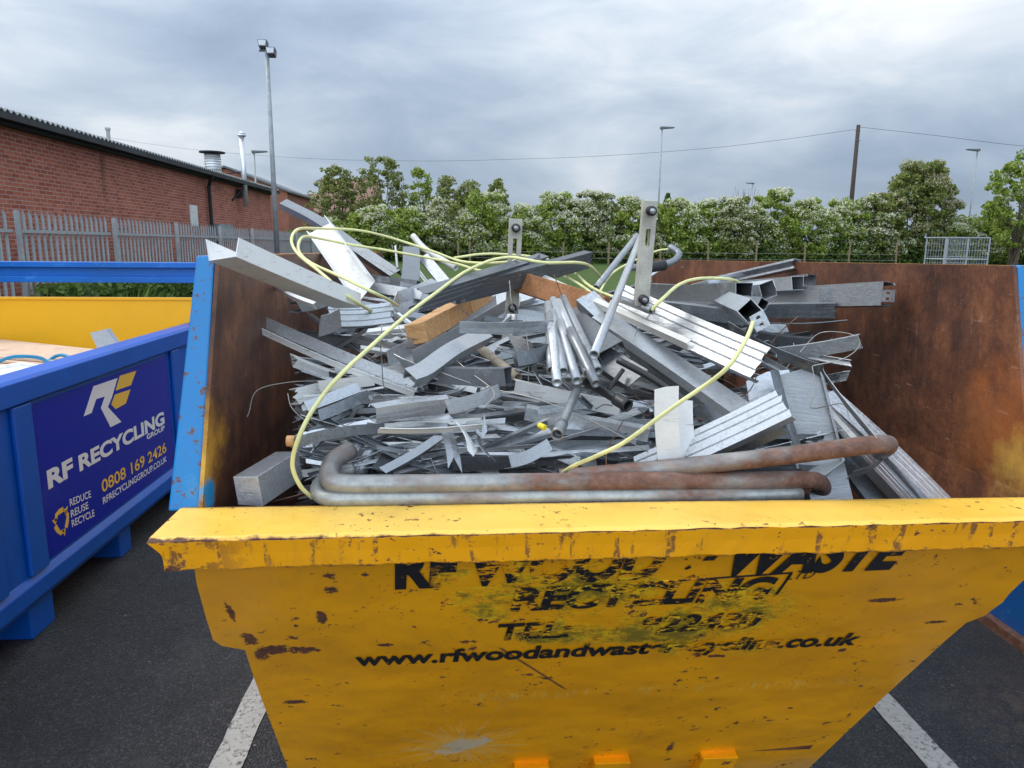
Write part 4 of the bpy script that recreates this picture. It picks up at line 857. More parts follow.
for i in range(120):              # slim edge strips and angles lying over one another, mostly level
    left = i % 2 == 0
    px, py = (rf.uniform(325, 480), rf.uniform(365, 470)) if left else (rf.uniform(430, 700), rf.uniform(325, 470)); c = at((px, py), rf.uniform(-.24, -.08)); c.z -= .01
    yaw = rf.gauss(12, 24); pit = rf.gauss(0, 9); ln = rf.uniform(.15, .42); d = Vector((math.cos(R(yaw))*math.cos(R(pit)), math.sin(R(yaw))*math.cos(R(pit)), math.sin(R(pit))))*ln/2
    a, b = c-d, c+d
    for p in (a, b): p.y = max(1.56, p.y); p.x = max(-.225*p.y, min(.52*p.y, p.x))
    kn = a.lerp(b, rf.uniform(.3, .7))+Vector((0, rf.uniform(-.012, .012), rf.uniform(-.018, .018)))
    o = section('metal_strip', a, b, rf.choice('LLUF'), rf.uniform(.008, .018), rf.uniform(.006, .014), rf.uniform(0, 360), G[rf.choice(('galvb', 'galv', 'galvd', 'white', 'galvb'))], .0014, 0, rf.gauss(0, 20), .006, 5, r=rf, path=[a, a.lerp(kn, .6), kn, kn.lerp(b, .4), b])
    tag(o, 'slim folded strip lying %s' % ('over the offcuts between the left wall and the heap centre' if left else 'over the offcuts in the middle of the heap'), 'metal strip', 'slim strips lying over the offcuts')
for i in range(34):               # thin wires and ties
    px, py = rf.uniform(320, 780), rf.uniform(315, 425); c = at((px, py), -.24); pp = [c]
    dr = Vector((rf.uniform(-1, 1), rf.uniform(-.4, .4), rf.uniform(-.4, .3))).normalized()
    for k in range(4): dr = (dr+Vector((rf.gauss(0, .4), rf.gauss(0, .3), rf.gauss(0, .4)))).normalized(); pp.append(pp[-1]+dr*rf.uniform(.03, .08))
    tag(pipe('thin_wire', smooth_path(pp, 5), .0012, G['wire'] if i % 3 else G['rrust'], None, 5, .5), 'short curled wire caught among the offcuts in the heap', 'wire', 'short wires caught in the heap')
# deep layers that carry the heap
for i in range(90):
    x = rf.uniform(-.35, 1.0); y = rf.uniform(1.62, 4.2); z = rf.uniform(.80, 1.04) + .22*min(1, max(0, (y-1.7)/1.0)); yaw = rf.uniform(-60, 60)
    ln = rf.uniform(.4, .9); d = Vector((math.cos(R(yaw)), math.sin(R(yaw)), rf.uniform(-.08, .08)))*ln/2; a, b = Vector((x, y, z))-d, Vector((x, y, z))+d
    for p in (a, b): p.x = max(XL(1.0)+.03, min(XR(1.0)-.03, p.x)); p.y = max(1.62, min(4.2, p.y))
    kd = rf.choice('CUUR'); o = section(K[kd][0], a, b, kd, rf.uniform(.05, .10), rf.uniform(.025, .045), rf.choice((170, 190, 180, 150)), G['galvd'], .002, 0, 0, .01, 4, r=rf)
    tag(o, 'dull grey section lying deep down in the heap, seen through the gaps', K[kd][1], 'sections deep down in the heap')
# ---- rubbish lying in the blue skip on the left
def board(name, lab, cat, corners, t, mat):
    mid = sum(corners, Vector())/len(corners); return tag(MB().prism(corners, (0, 0, -t)).build(name, mat, None, loc=mid), lab, cat)
ZB = 1.03
q = [P(-30, 336, Z=ZB), P(104, 350, Z=ZB), P(70, 362, Z=ZB), P(-60, 352, Z=ZB)]
for k in range(3):
    off = Vector((.02*k, -.05*k, -.016*k)); board('plywood_sheet', '%s sheet of the pale plywood stack in the blue skip' % ('topmost', 'second', 'third')[k], 'plywood sheet', [p+off for p in q], .012, G['pink'])
board('white_board', 'crumpled white board lying in the blue skip by its rim', 'board', [P(-40, 372, Z=1.02), P(20, 362, Z=1.03), P(56, 366, Z=1.0), P(30, 384, Z=1.02), P(-30, 396, Z=1.0)], .01, G['white'])
a = P(90, 333, Y=4.6); b = P(106, 329, Y=4.6); c = P(122, 352, Y=4.45); d = P(102, 358, Y=4.45)
tag(MB().prism([a, b, c, d], (.01, .03, .003)).build('grey_panel', plain('grey_plastic', (.22, .24, .27), .5), None, loc=a), 'grey square ended panel sticking up out of the blue skip', 'panel')
tag(pipe('blue_cable', smooth_path([P(-10, 366, Y=4.0), P(12, 357, Y=4.1), P(40, 358, Y=4.2), P(52, 366, Y=4.2), P(50, 360, Y=4.3), P(62, 355, Y=4.3), P(80, 362, Y=4.2)], 6), .010, G['hoseb'], None, 8, .5), 'loop of blue green cable lying on the boards in the blue skip', 'cable')
tag(MB().box((-3.55, 1.0, .5), (-1.9, 5.25, .93)).build('rubble', G['woodg'], None), 'mixed waste filling the lower part of the blue skip', None, None, 'stuff')
# ================================================================ THE BACKGROUND
# ---- brick warehouse
def m_brick():
    m = Mt('red_brick', .85, spec=.2); s = m.sep(m.tc()); v = m.comb(s[1], s[2])
    b = m.t.nodes.new('ShaderNodeTexBrick'); m.L(v, b.inputs['Vector']); b.inputs['Scale'].default_value = 1
    b.inputs['Brick Width'].default_value = .225; b.inputs['Row Height'].default_value = .075; b.inputs['Mortar Size'].default_value = .007
    b.inputs['Color1'].default_value = (.31, .082, .052, 1); b.inputs['Color2'].default_value = (.46, .15, .095, 1); b.inputs['Mortar'].default_value = (.42, .34, .30, 1)
    b.inputs['Mortar Smooth'].default_value = .3
    n = m.noise(v, .7, 6, .65); n2 = m.noise(v, 9, 4, .7); c = m.mix(.85, b.outputs['Color'], m.ramp(n, [(.3, (.62, .58, .58)), (.7, (1, .98, .96))]), 'MULTIPLY')
    c = m.mix(m.step(n2, .6, .75), c, (.45, .19, .11)); c = m.mix(m.math('MULTIPLY', m.step(n2, .42, .30), .5), c, (.09, .04, .035))
    # damp streaks running down from the gutter
    st = m.step(m.noise(m.mp(v, (1.1, .10, 1)), 1.0, 4, .6), .60, .70); up = m.step(s[2], 2.0, 3.4)
    c = m.mix(m.math('MULTIPLY', m.math('MULTIPLY', st, up), .6), c, (.045, .028, .022))
    ef = m.step(m.noise(m.mp(v, (.8, .5, 1), (7, 3, 0)), 2.2, 6, .7), .66, .74); c = m.mix(m.math('MULTIPLY', ef, .35), c, (.48, .42, .38))
    m.bump(b.outputs['Fac'], -.4, .01) if False else None
    return m.out(c)
BR = m_brick()
bd = thing('brick_warehouse', (-12, 20, 0), 'long low red brick warehouse with a corrugated roof behind the palisade fence', 'building')
def tp(p0, p1): return p0, p1
ZG0, ZG1 = 3.78, 3.60
MB().box((-17, -8, 0), (-7.8, 30.6, 3.62)).build('wall', BR, bd)
ROOF = plain('asbestos_sheet', (.20, .21, .21), .85, 0, .35, 3)
rv, rf = [], []; n = 39*12
for i in range(n+1):
    y = -8.2+i*39/n; dz = .035*math.sin(i*math.pi/1.0/1.0*.5*2/2) if False else (.03 if i % 2 else -.03)
    rv += [(-7.48, y, 3.80+dz), (-12.4, y, 4.55+dz), (-17.3, y, 3.80+dz)]
    if i: a = 3*i-3; rf += [(a, a+3, a+4, a+1), (a+1, a+4, a+5, a+2)]
ro = link('roof', mesh('roof', rv, rf), ROOF, bd); so = ro.modifiers.new('s', 'SOLIDIFY'); so.thickness = .02
BLK = plain('black_gutter', (.012, .013, .015), .8); GRY = plain('gutter_grey', (.05, .055, .06), .8, 0, .5, .8)
MB().prism([(-7.56, -8.2, 3.76), (-7.44, -8.2, 3.76), (-7.46, -8.2, 3.66), (-7.54, -8.2, 3.66)], (0, 39, 0)).build('gutter', GRY, bd)
MB().box((-7.79, -8.2, 3.60), (-7.62, 30.7, 3.70)).build('fascia', BLK, bd)
MB().tube([(-7.50, 22.9, 3.66), (-7.60, 23.0, 3.50), (-7.70, 23.15, 3.38), (-7.70, 23.2, .1)], .055, 10).build('downpipe', BLK, bd)
MB().box((-7.82, 21.7, 2.16), (-7.77, 22.25, 2.75)).build('notice_board', plain('notice_white', (.62, .63, .62), .5), bd)
MB().box((-7.98, 23.6, 1.75), (-7.60, 24.9, 2.28)).build('meter_box', plain('meter_grey', (.22, .24, .26), .5), bd)
gb = Mt('x')
# wide flue, slim flue, vent on the roof
DUCT = galv('duct_zinc', (.55, .56, .56), .7, .4, .7, True, .2)
f = thing('extract_duct', (-8.6, 26.4, 4.0), 'wide ribbed galvanised extract duct with flat cap on the warehouse roof', 'flue')
p = [(-8.6, 26.4, 3.8), (-8.6, 26.4, 4.65)]; mb = MB().tube(p, .26, 20)
for k in range(9): mb.tube([(-8.6, 26.4, 3.9+k*.085), (-8.6, 26.4, 3.925+k*.085)], .275, 20)
mb.build('duct', DUCT, f, True); MB().tube([(-8.6, 26.4, 4.70), (-8.6, 26.4, 4.74)], .42, 20).tube([(-8.6, 26.4, 4.6), (-8.6, 26.4, 4.72)], .05, 6).build('cap', BLK, f)
f = thing('slim_flue', (-7.55, 26.3, 3), 'tall slim silver flue bracketed to the warehouse wall', 'flue')
MB().tube([(-7.55, 26.3, 2.95), (-7.55, 26.3, 5.25)], .085, 14).build('pipe', G['galvb'], f, True)
MB().tube([(-7.55, 26.3, 5.25), (-7.55, 26.3, 5.31)], .14, 14).tube([(-7.55, 26.3, 5.31), (-7.55, 26.3, 5.42)], .14, 14, True, .03).build('cowl', G['galvb'], f, True)
MB().tube([(-7.55, 26.3, 4.1), (-8.5, 25.9, 3.9)], .02, 6).box((-7.78, 26.1, 3.2), (-7.6, 26.2, 3.5)).tube([(-7.77, 25.6, 3.1), (-7.55, 26.3, 3.6)], .03, 6).build('bracket', BLK, f)
tag(MB().tube([(-9.3, 20.5, 4.0), (-9.3, 20.5, 4.62)], .05, 8).tube([(-9.3, 20.5, 4.56), (-9.3, 20.5, 4.62)], .07, 8).build('roof_vent', plain('vent', (.35, .35, .33), .6), None, loc=(-9.3, 20.5, 4.0)), 'short pale vent pipe on the ridge side of the warehouse roof', 'vent')
# gabled house beyond the warehouse
def house(name, label, c, wx, wy, zb, ze, zr, wallm, roofm, group=None):
    x, y = c; h = thing(name, (x, y, 0), label, 'house', group)
    MB().prism([(x-wx/2, y-wy/2, zb), (x+wx/2, y-wy/2, zb), (x+wx/2, y-wy/2, ze), (x, y-wy/2, zr-.05), (x-wx/2, y-wy/2, ze)], (0, wy, 0)).build('wall', wallm, h)
    for s in (-1, 1):
        e_ = [(x, y-wy/2-.2, zr), (x+s*(wx/2+.25), y-wy/2-.2, ze-.25*(zr-ze)/(wx/2)), (x+s*(wx/2+.25), y-wy/2-.2, ze-.25*(zr-ze)/(wx/2)+.12), (x, y-wy/2-.2, zr+.12)]
        MB().prism(e_, (0, wy+.4, 0)).build('roof_slope', roofm, h)
    return h
SL = plain('slate', (.13, .14, .15), .7, 0, .25, 2); TL = plain('clay_tile', (.22, .12, .09), .8, 0, .3, 2)
BR2 = plain('far_brick', (.26, .10, .065), .9, 0, .25, 2)
p = P(252, 195, Y=50); h = house('gabled_house', 'slate roofed brick house with gable showing over the end of the warehouse', (p.x-1.0, 52), 7.5, 8, 0, 4.9, 6.3, BR2, SL)
p = P(300, 205, Y=75)
def hip(name, label, x0, x1, y, zb, ze, zr, wm, rm):
    h = thing(name, ((x0+x1)/2, y, 0), label, 'house')
    MB().box((x0, y, zb), (x1, y+7, ze)).build('wall', wm, h)
    MB().prism([(x0-.3, y-.3, ze), (x0-.3, y+7.3, ze), (x0-.3, y+3.5, zr)], (x1-x0+.6, 0, 0)).build('roof', rm, h)
    mb = MB()
    k = x0+1.2
    while k < x1-1: mb.box((k, y-.03, ze-1.9), (k+1.3, y+.05, ze-.8)); k += 3
    mb.build('window', plain('window_dark', (.06, .07, .08), .2), h)
a = P(272, 225, Y=70); b = P(322, 225, Y=70)
hip('terraced_house', 'pale tiled house roof seen between warehouse and trees', a.x, b.x+2, 70, 0, 4.0, 6.4, BR2, TL)
a = P(318, 215, Y=62); b = P(372, 215, Y=62)
hip('brick_bungalow', 'brown tiled roof peeping out behind the tall left trees', a.x, b.x, 62, 0, 4.2, 7.2, BR2, TL)

# ---- palisade fence
def m_pal():
    m = Mt('palisade_zinc', .6, .3); v = m.tc(); n = m.noise(v, 3, 5, .6); n2 = m.noise(v, 25, 4, .7)
    return m.out(m.ramp(m.math('ADD', m.math('MULTIPLY', n, .5), m.math('MULTIPLY', n2, .5)), [(.3, (.27, .285, .29)), (.7, (.44, .46, .47))]))
PAL = m_pal()
fn = thing('palisade_fence', (-6, 12, 0), 'grey galvanised steel palisade fence in front of the brick warehouse', 'fence')
y = -.6; Y0s = []
while y < 34: Y0s.append(y); y += 2.72
ZT = 2.13
for k, y in enumerate(Y0s):
    MB().box((-5.965, y-.02, 0), (-5.905, y+.02, ZT-.03)).build('post', PAL, fn)
    for z in (.35, ZT-.32): MB().prism([(-6.0, y+.06, z), (-5.97, y+.06, z), (-5.97, y+.06, z+.045), (-6.0, y+.06, z+.045)], (0, 2.6, 0)).build('rail', PAL, fn)
    mb = MB()
    for i in range(17):
        c = y+.13+i*.153; w2 = .038; z0, z1 = .06, ZT-.05+rnd.uniform(-.01, .01); xo = -6.012
        prof = [(xo, c-w2), (xo-.018, c-w2*.45), (xo-.018, c+w2*.45), (xo, c+w2)]
        vs = [(a, b, z0) for a, b in prof]+[(a, b, z1-.04) for a, b in prof]; vs += [(xo-.01, c-.012, z1+.03), (xo-.01, c+.012, z1+.03)]
        mb.add(vs, [(0,1,5,4), (1,2,6,5), (2,3,7,6), (4,5,8), (5,6,9,8), (6,7,9)])
    mb.build('pale_panel', PAL, fn)

# ---- lamps and poles
def lampcol(name, label, base, top, r, heads, mat=None, group=None):
    t = thing(name, base, label, 'street lamp', group); mat = mat or G['column']
    MB().tube([base, Vector(base).lerp(Vector(top), .16)], r, 12).build('lower_column', mat, t, True)
    MB().tube([Vector(base).lerp(Vector(top), .16), top], r*.72, 12, True, r*.5).build('upper_column', mat, t, True)
    for hd in heads: hd(t)
    return t
HD = plain('lamp_housing', (.10, .11, .12), .5); LENS = plain('lamp_glass', (.55, .57, .6), .15)
b0 = Vector((-5.55, 21, 0)); ztop = P(270, 50, X=-5.55).z
tz = P(271, 50, Y=21).z
b0 = Vector((P(276, 230, Y=21).x, 21, 0)); 
def flood(dx, dz, ang, b):
    def fnn(t):
        x, yy, z = b; mb = MB().prism([(x+dx-.10, yy-.12, z+dz), (x+dx+.10, yy-.12, z+dz), (x+dx+.12, yy-.12, z+dz+.17), (x+dx-.12, yy-.12, z+dz+.17)], (0, .2, -.06))
        o = mb.build('floodlight', HD, t); 
        l = MB().prism([(x+dx-.08, yy-.125, z+dz+.02), (x+dx+.08, yy-.125, z+dz+.02), (x+dx+.10, yy-.125, z+dz+.15), (x+dx-.10, yy-.125, z+dz+.15)], (0, -.02, 0)).build('glass', LENS, None)
        l.parent = o; l.matrix_parent_inverse = WORLD[o.name].inverted()
    return fnn
tb = (b0.x, 21, tz)
def bar(t): MB().tube([(b0.x-.2, 21, tz-.02), (b0.x+.2, 21, tz-.02)], .03, 8).build('cross_bar', HD, t)
lampcol('floodlight_column', 'tall grey floodlight column with two lamps beside the fence end', b0, Vector(tb), .105, [bar, flood(-.08, .06, 0, tb), flood(.12, -.12, 0, tb)], plain('column_grey', (.30, .32, .33), .6, .3))
def ledhead(p, sx):
    def fnn(t):
        x, yy, z = p; MB().prism([(x-.1*sx, yy-.16, z-.02), (x+.75*sx, yy-.12, z+.07), (x+.75*sx, yy-.12, z+.12), (x-.1*sx, yy-.16, z+.13)], (0, .3, 0)).build('lamp_head', HD, t)
    return fnn
for (px, py, Y, sx, lab) in ((662, 129, 46, 1, 'slim street lamp standing behind the hedge just left of the dark conifer'), (977.5, 151, 50, -1, 'slim street lamp behind the hedge between the round hawthorn and the edge tree'),
                             (753, 184, 80, -1, 'tiny far street lamp showing just above the middle of the hedge'), (254, 153, 45, 1, 'thin lamp column rising over the warehouse roof beside the silver flue')):
    q = P(px, py, Y=Y); lampcol('street_lamp', lab, Vector((q.x, q.y, 0)), q, .085, [ledhead(q, sx)])
DW = plain('creosoted_pole', (.055, .04, .03), .9)
q = P(858.5, 125, Y=44); tel = thing('telegraph_pole', (q.x, q.y, 0), 'dark wooden telegraph pole rising behind the hedge at the right', 'telegraph pole')
MB().tube([(q.x, q.y, 0), q], .15, 12, True, .11).build('pole', DW, tel, True)
MB().tube([(q.x-.14, q.y, q.z-.35), (q.x+.14, q.y, q.z-.35)], .03, 8).tube([(q.x-.16, q.y-.1, q.z-.9), (q.x+.16, q.y-.1, q.z-.9)], .02, 8).build('pole_step', HD, tel)
def wire(pts, lab):
    pp = smooth_path([P(a, b, Y=c) for a, b, c in pts], 10); m_ = pp[0]
    tag(MB().tube(pp, .010, 5).build('overhead_wire', BLK, None, loc=m_), lab, 'overhead wire')
wire([(858, 129, 44), (780, 140, 47), (700, 149, 50), (600, 156, 54), (520, 159, 58), (420, 161, 62), (300, 158, 70), (180, 148, 80), (60, 130, 90)], 'overhead wire running left from the telegraph pole across the sky')
wire([(859, 127, 44), (940, 136, 42), (1024, 146, 40), (1120, 150, 38)], 'overhead wire running right from the telegraph pole')

# ---- leaves
def leafmat(name, cols, rough=.55, trans=.38):
    m = Mt(name, rough, spec=.3); r = m.geo('Random Per Island'); v = m.tc(); n = m.noise(v, .9, 3, .6)
    f = m.math('ADD', m.math('MULTIPLY', r, .6), m.math('MULTIPLY', n, .4)); c = m.ramp(f, [(.2, cols[0]), (.5, cols[1]), (.8, cols[2])])
    m.out(c); tr = m.t.nodes.new('ShaderNodeBsdfTranslucent'); m.L(c, tr.inputs[0]); mx_ = m.t.nodes.new('ShaderNodeMixShader'); mx_.inputs[0].default_value = trans
    o = m.t.nodes['Material Output']; m.L(m.b.outputs[0], mx_.inputs[1]); m.L(tr.outputs[0], mx_.inputs[2]); m.L(mx_.outputs[0], o.inputs[0]); return m.m
LEAF = leafmat('hawthorn_leaf', [(.09, .15, .02), (.26, .35, .05), (.45, .50, .13)])
LEAF2 = leafmat('olive_leaf', [(.09, .13, .03), (.21, .25, .06), (.36, .37, .13)])
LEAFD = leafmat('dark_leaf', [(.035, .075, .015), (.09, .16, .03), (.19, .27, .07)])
BLOS = leafmat('may_blossom', [(.48, .49, .33), (.66, .65, .48), (.80, .78, .64)], .7, .3)
BLOSP = leafmat('fading_blossom', [(.34, .29, .17), (.47, .42, .27), (.60, .56, .42)], .7, .3)
def quads(rng, pts, size, upb=0.0):
    n = len(pts); nn = rng.normal(size=(n, 3)); nn[:, 2] += upb; nn /= np.linalg.norm(nn, axis=1)[:, None]
    a = np.cross(nn, rng.normal(size=(n, 3))); a /= np.linalg.norm(a, axis=1)[:, None]; b = np.cross(nn, a)
    s = (size*rng.uniform(.55, 1.3, n))[:, None]; a = a*s; b = b*s*.62
    v = np.stack([pts-a, pts-b*.9+a*.1, pts+a, pts+b*.9+a*.1], 1).reshape(-1, 3)
    return v
def qmesh(name, v):
    n = len(v); me = bpy.data.meshes.new(name); me.vertices.add(n); me.vertices.foreach_set('co', v.astype(np.float32).ravel())
    me.loops.add(n); me.loops.foreach_set('vertex_index', np.arange(n, dtype=np.int32)); me.polygons.add(n//4)
    me.polygons.foreach_set('loop_start', np.arange(0, n, 4, dtype=np.int32)); me.update(calc_edges=True); me.validate(); return me
def crown(seed, wx, wy, z0, z1, ncl, nlf, leaf, bl=.35, blsz=.055, cr=.34, spiky=0):
    """clumped leaves spread through an uneven, gappy crown; blossom sprays lie on the clump tops"""
    rng = np.random.default_rng(seed); C = []
    ph = rng.uniform(0, 6.28, 4)
    for _ in range(ncl):
        th = rng.uniform(0, 2*math.pi); u = rng.uniform(-1, 1); rr = rng.uniform(.35, 1)**.5
        lump = 1 + .22*math.sin(3*th+ph[0]+2*u) + .15*math.sin(5*th+ph[1]) + .12*math.sin(4*u+ph[2])
        q = math.sqrt(max(0, 1-u*u*u*u*.8)); C.append((math.cos(th)*wx/2*rr*q*lump, math.sin(th)*wy/2*rr*q, (z0+z1)/2+(z1-z0)/2*u*(.75+.25*lump)*(.9 if rr > .5 else .8)))
    for _ in range(spiky):
        th = rng.uniform(0, 6.28); r_ = rng.uniform(0, .7); C.append((math.cos(th)*wx/2*r_, math.sin(th)*wy/2*r_, z1+rng.uniform(-.1, .35)))
    L, B = [], []
    for c in C:
        s = cr*rng.uniform(.55, 1.25); k = int(nlf*rng.uniform(.6, 1.3)); d = rng.normal(size=(k, 3)); d *= (s*rng.uniform(.2, 1, k)**.5/np.linalg.norm(d, axis=1))[:, None]; d[:, 2] *= .7
        L.append(np.array(c)+d)
        drift = .5+.5*math.sin(2.1*c[0]+1.7*c[2]+ph[3])
        if rng.random() < bl*1.5*drift:
            k = int(nlf*rng.uniform(.4, 1.2)); d = rng.normal(size=(k, 3)); d[:, 2] = np.abs(d[:, 2])*.8; d *= (s*rng.uniform(.85, 1.1, k)/np.linalg.norm(d, axis=1))[:, None]
            B.append(np.array(c)+d)
    Lm = qmesh('foliage', quads(rng, np.concatenate(L), leaf, .3)); Bm = qmesh('blossom', quads(rng, np.concatenate(B), blsz, .5)) if B else None
    return Lm, Bm, C
BARK = plain('bark', (.10, .08, .055), .9)
def stems(C, base_z, top_z, n, r, seed, spread=.25):
    rr = random.Random(seed); mb = MB()
    for k in range(n):
        c = C[rr.randrange(len(C))]; a = Vector((rr.uniform(-spread, spread), rr.uniform(-.15, .15), base_z)); b = Vector(c)
        m_ = a.lerp(b, .5)+Vector((rr.uniform(-.15, .15), rr.uniform(-.1, .1), .15)); mb.tube(smooth_path([a, m_, b], 4), r*(1 if k == 0 else .6), 6, True, r*.2)
    return mb
def plant(name, label, cat, loc, seed, wx, wy, z0, z1, ncl, nlf, leaf, bl, leafm, blm, group=None, nst=7, r=.06, cr=.34, blsz=.055, spiky=0, tname='stem'):
    t = thing(name, loc, label, cat, group); Lm, Bm, C = crown(seed, wx, wy, z0, z1, ncl, nlf, leaf, bl, blsz, cr, spiky)
    def ch(n_, me, mat):
        me.materials.append(mat); o = bpy.data.objects.new(n_, me); COL.objects.link(o); o.parent = t; return o
    ch('crown', Lm, leafm)
    if Bm: ch('blossom', Bm, blm)
    mb = stems(C, 0, z1, nst, r, seed); ch(tname, mesh(tname, mb.v, mb.f, True), BARK)
    return t
ordn = ['first', 'second', 'third', 'fourth', 'fifth', 'sixth', 'seventh', 'eighth', 'ninth', 'tenth', 'eleventh', 'twelfth', 'thirteenth', 'fourteenth', 'fifteenth', 'sixteenth', 'seventeenth', 'eighteenth']
# hedge of hawthorns: pixel x of centre, pixel y of top, width
hd = [(338, 226, 2.6, .45), (372, 212, 2.6, .5), (408, 214, 2.6, .35), (446, 206, 2.8, .75), (484, 200, 2.8, .8), (522, 212, 2.6, .55), (560, 200, 2.8, .75), (598, 198, 2.8, .8), (632, 204, 2.4, .75), (676, 206, 2.6, .95), (712, 208, 2.4, .45), (738, 204, 2.4, .8),
      (776, 196, 2.6, .95), (812, 206, 2.6, .7), (848, 204, 2.7, .75), (884, 200, 2.6, .6), (966, 222, 2.4, .5), (1000, 214, 2.8, .8), (1046, 210, 2.8, .7)]
for k, (px, py, wd, bl) in enumerate(hd):
    yy = 38+rnd.uniform(-.5, .5); q = P(px, py, Y=yy); gz = .84; hh = q.z-gz
    plant('hawthorn_bush', 'white flowering hawthorn bush, %s from the left in the clipped line of the hedge' % (ordn[k] if k < 18 else 'last'), 'hedge bush', (q.x, yy, gz), 100+k, wd*1.02, 1.8, .25, hh-.12, 165, 84, .08, min(1, bl+.1), LEAF if k % 4 != 3 else LEAF2, BLOS, 'hawthorn bushes of the flowering hedge', 6, .06, .30, .055, 16)
    # low growth fills the foot of the hedge
# dense lower growth as one mass along the foot of the hedge
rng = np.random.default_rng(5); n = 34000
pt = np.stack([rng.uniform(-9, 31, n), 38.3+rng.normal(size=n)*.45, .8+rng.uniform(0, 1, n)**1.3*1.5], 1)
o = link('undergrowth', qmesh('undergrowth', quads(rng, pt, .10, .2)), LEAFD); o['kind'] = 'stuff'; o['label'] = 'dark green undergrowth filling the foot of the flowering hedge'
# special trees
def tr(px, py, Y, **k):
    q = P(px, py, Y=Y); return q
q = tr(922, 172, 38.6); plant('hawthorn_tree', 'large round hawthorn standing above the right part of the hedge', 'tree', (q.x, 38.6, .84), 301, 3.7, 2.8, .3, q.z-.84, 230, 130, .085, .6, LEAF2, BLOSP, None, 12, .09, .36, .05, 14, 'trunk')
q = tr(1018, 158, 34); plant('leafy_tree', 'dark green broad leaved tree cut by the right edge of the photo', 'tree', (q.x+.5, 34, .7), 302, 2.6, 2.4, 1.0, q.z-.7, 240, 44, .085, .25, LEAF, BLOS, None, 16, .08, .26, .05, 16, 'trunk')
for k, (px, py, wd, lab) in enumerate(((335, 172, 2.6, 'olive green thin tree leftmost behind the hedge'), (381, 164, 2.9, 'rounded olive tree second from the left behind the hedge'), (421, 176, 1.8, 'narrow thin tree third from the left behind the hedge'),
        (447, 184, 1.5, 'pointed thin young tree fourth from the left behind the hedge'), (470, 188, 1.4, 'sparse young tree fifth from the left behind the hedge'), (497, 186, 1.2, 'sparse twiggy tree, last of the row before the hedge drops'))):
    q = tr(px, py, 42); plant('thin_tree', lab, 'tree', (q.x, 42, .8), 320+k, wd, 2, .6, q.z-.8, 330 if wd > 2 else 190, 30, .075, .10, LEAF2 if k != 2 else LEAF, BLOSP, 'thin trees behind the left part of the hedge', 30, .05, .22, .045, 22, 'trunk')
# bare twiggy tree and dark conifer
q = tr(747, 186, 60); mb = MB(); rr = random.Random(3)
for k in range(40):
    a = Vector((rr.uniform(-.1, .1), 0, 1)); b = Vector((rr.uniform(-1.1, 1.1), rr.uniform(-.6, .6), q.z-rr.uniform(0, 1.6))); mb.tube([a, a.lerp(b, .5)+Vector((0, 0, .3)), b], .03, 4, True, .008)
tt = thing('bare_tree', (q.x, 60, 0), 'bare twiggy tree beside the far lamp behind the hedge', 'tree'); o = bpy.data.objects.new('crown', mesh('crown', mb.v, mb.f)); o.data.materials.append(BARK); COL.objects.link(o); o.parent = tt
q = tr(668, 194, 60); rng = np.random.default_rng(9); n = 2600; hz = rng.uniform(0, 1, n)**.7; rad = (1-hz)*1.7*rng.uniform(.3, 1, n)+.05; th = rng.uniform(0, 6.28, n)
pt = np.stack([np.cos(th)*rad, np.sin(th)*rad, q.z-5.0+hz*5.0], 1); tt = thing('conifer', (q.x, 60, 0), 'small dark pointed conifer behind the hedge beside the middle street lamp', 'tree')
for nm, me, mt in (('crown', qmesh('crown', quads(rng, pt, .16)), LEAFD), ('trunk', None, BARK)):
    if me is None: m2 = MB().tube([(0, 0, 0), (0, 0, q.z-.5)], .12, 8); me = mesh('trunk', m2.v, m2.f)
    me.materials.append(mt); o = bpy.data.objects.new(nm, me); COL.objects.link(o); o.parent = tt
# wooden posts with wires along the hedge foot
PO = plain('hedge_post', (.20, .15, .08), .9); px0 = [458, 470, 563, 609, 661, 709, 757, 806, 850, 898]
tf = thing('post_and_wire_fence', (10, 37, .8), 'weathered post and wire fence along the foot of the flowering hedge', 'fence')
ends = []
for px in px0:
    q = P(px, 242, Y=36.6); MB().tube([(q.x, 36.6, .78), (q.x+rnd.uniform(-.05, .05), 36.6, q.z)], .05, 7).build('post', PO, tf); ends.append(q)
mb = MB()
for z in (1.1, 1.4): mb.tube([(ends[0].x, 36.55, z), (ends[-1].x, 36.55, z)], .006, 4)
mb.build('wire', G['wire'], tf)
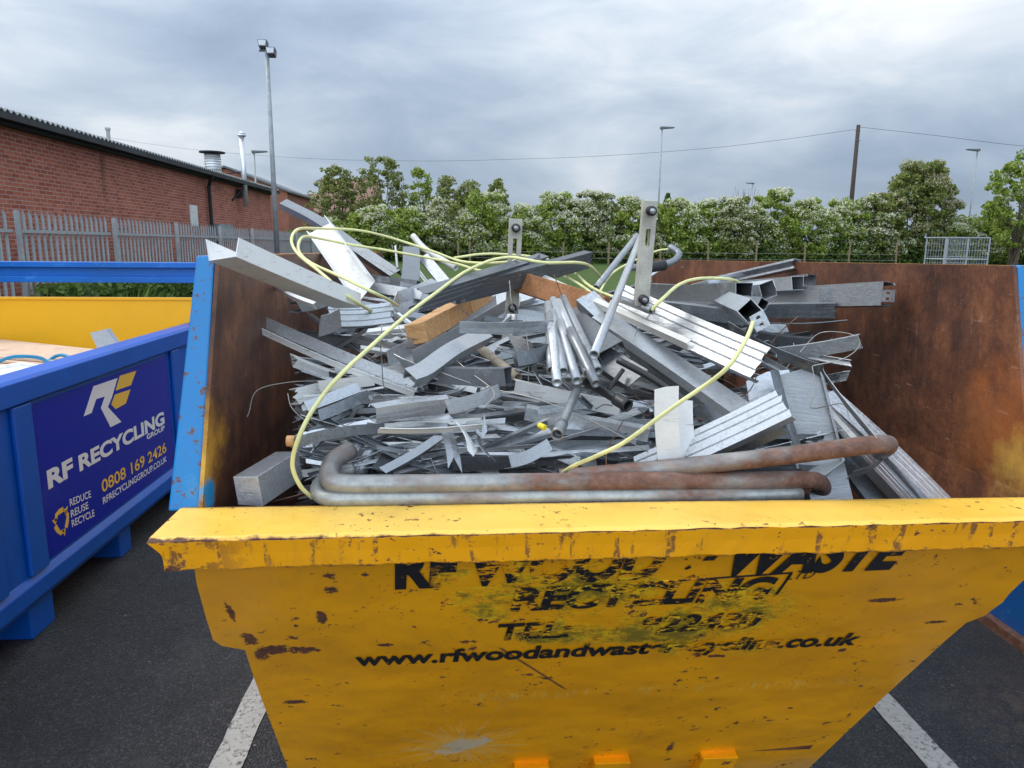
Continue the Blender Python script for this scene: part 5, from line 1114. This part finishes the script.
# galvanised cage at right
cg = thing('cage', (17.6, 25, 0), 'open galvanised steel mesh cage standing in front of the hedge at the right', 'cage'); x0, x1, y0, y1, z1 = 16.85, 18.45, 25, 26.1, 2.1
mb = MB()
for x in (x0, x1, (x0+x1)/2):
    for y in (y0, y1): mb.tube([(x, y, 0), (x, y, z1)], .028, 6)
for z in (.1, z1, 1.35):
    for y in (y0, y1): mb.tube([(x0, y, z), (x1, y, z)], .024, 6)
    for x in (x0, x1): mb.tube([(x, y0, z), (x, y1, z)], .024, 6)
mb.build('frame', G['column'], cg)
for y, n_ in ((y0, 16), (y1, 16)):
    mb = MB()
    for i in range(1, n_): x = x0+(x1-x0)*i/n_; mb.tube([(x, y, .1), (x, y, z1)], .008, 4)
    for i in range(1, 9): z = .1+(z1-.1)*i/9; mb.tube([(x0, y, z), (x1, y, z)], .006, 4)
    mb.build('mesh_panel', G['column'], cg)
# verge by the palisade: grass and a low hedge
sheet('grass_verge', -7.79, -12, -5.2, 40, -.004, GRS, 'grass verge between the car park and the palisade fence')
sheet('verge_kerb', -5.2, -12, -5.08, 27, .05, plain('kerb_concrete', (.35, .34, .32), .9), 'pale concrete kerb of the grass verge')
rng = np.random.default_rng(11); n = 26000
gx = rng.uniform(-5.95, -5.2, n); gy = rng.uniform(5.5, 26, n); hgt = rng.uniform(.35, 1.0, n)*(.75+.35*np.sin(gy*1.7)); lx = rng.normal(size=n)*.10; ly = rng.normal(size=n)*.10; wv = .012
v = np.stack([np.stack([gx-wv, gy-wv, gx*0], 1), np.stack([gx+wv, gy+wv, gx*0], 1), np.stack([gx+lx*.7+wv*.6, gy+ly*.7, hgt*.7], 1), np.stack([gx+lx*1.5, gy+ly*1.5, hgt], 1)], 1).reshape(-1, 3)
o = link('grass', qmesh('grass', v), leafmat('grass_blade', [(.05, .10, .015), (.12, .20, .03), (.24, .30, .08)])); o['kind'] = 'stuff'; o['label'] = 'long uncut grass along the palisade fence'
pt = np.stack([rng.uniform(-5.85, -5.25, 14000), rng.uniform(10.2, 16.5, 14000), rng.uniform(.05, 1, 14000)**.8*1.12], 1)
o = link('low_hedge', qmesh('low_hedge', quads(rng, pt, .05, .3)), LEAFD); tag(o, 'low dark green hedge against the palisade fence behind the blue skip', 'hedge')
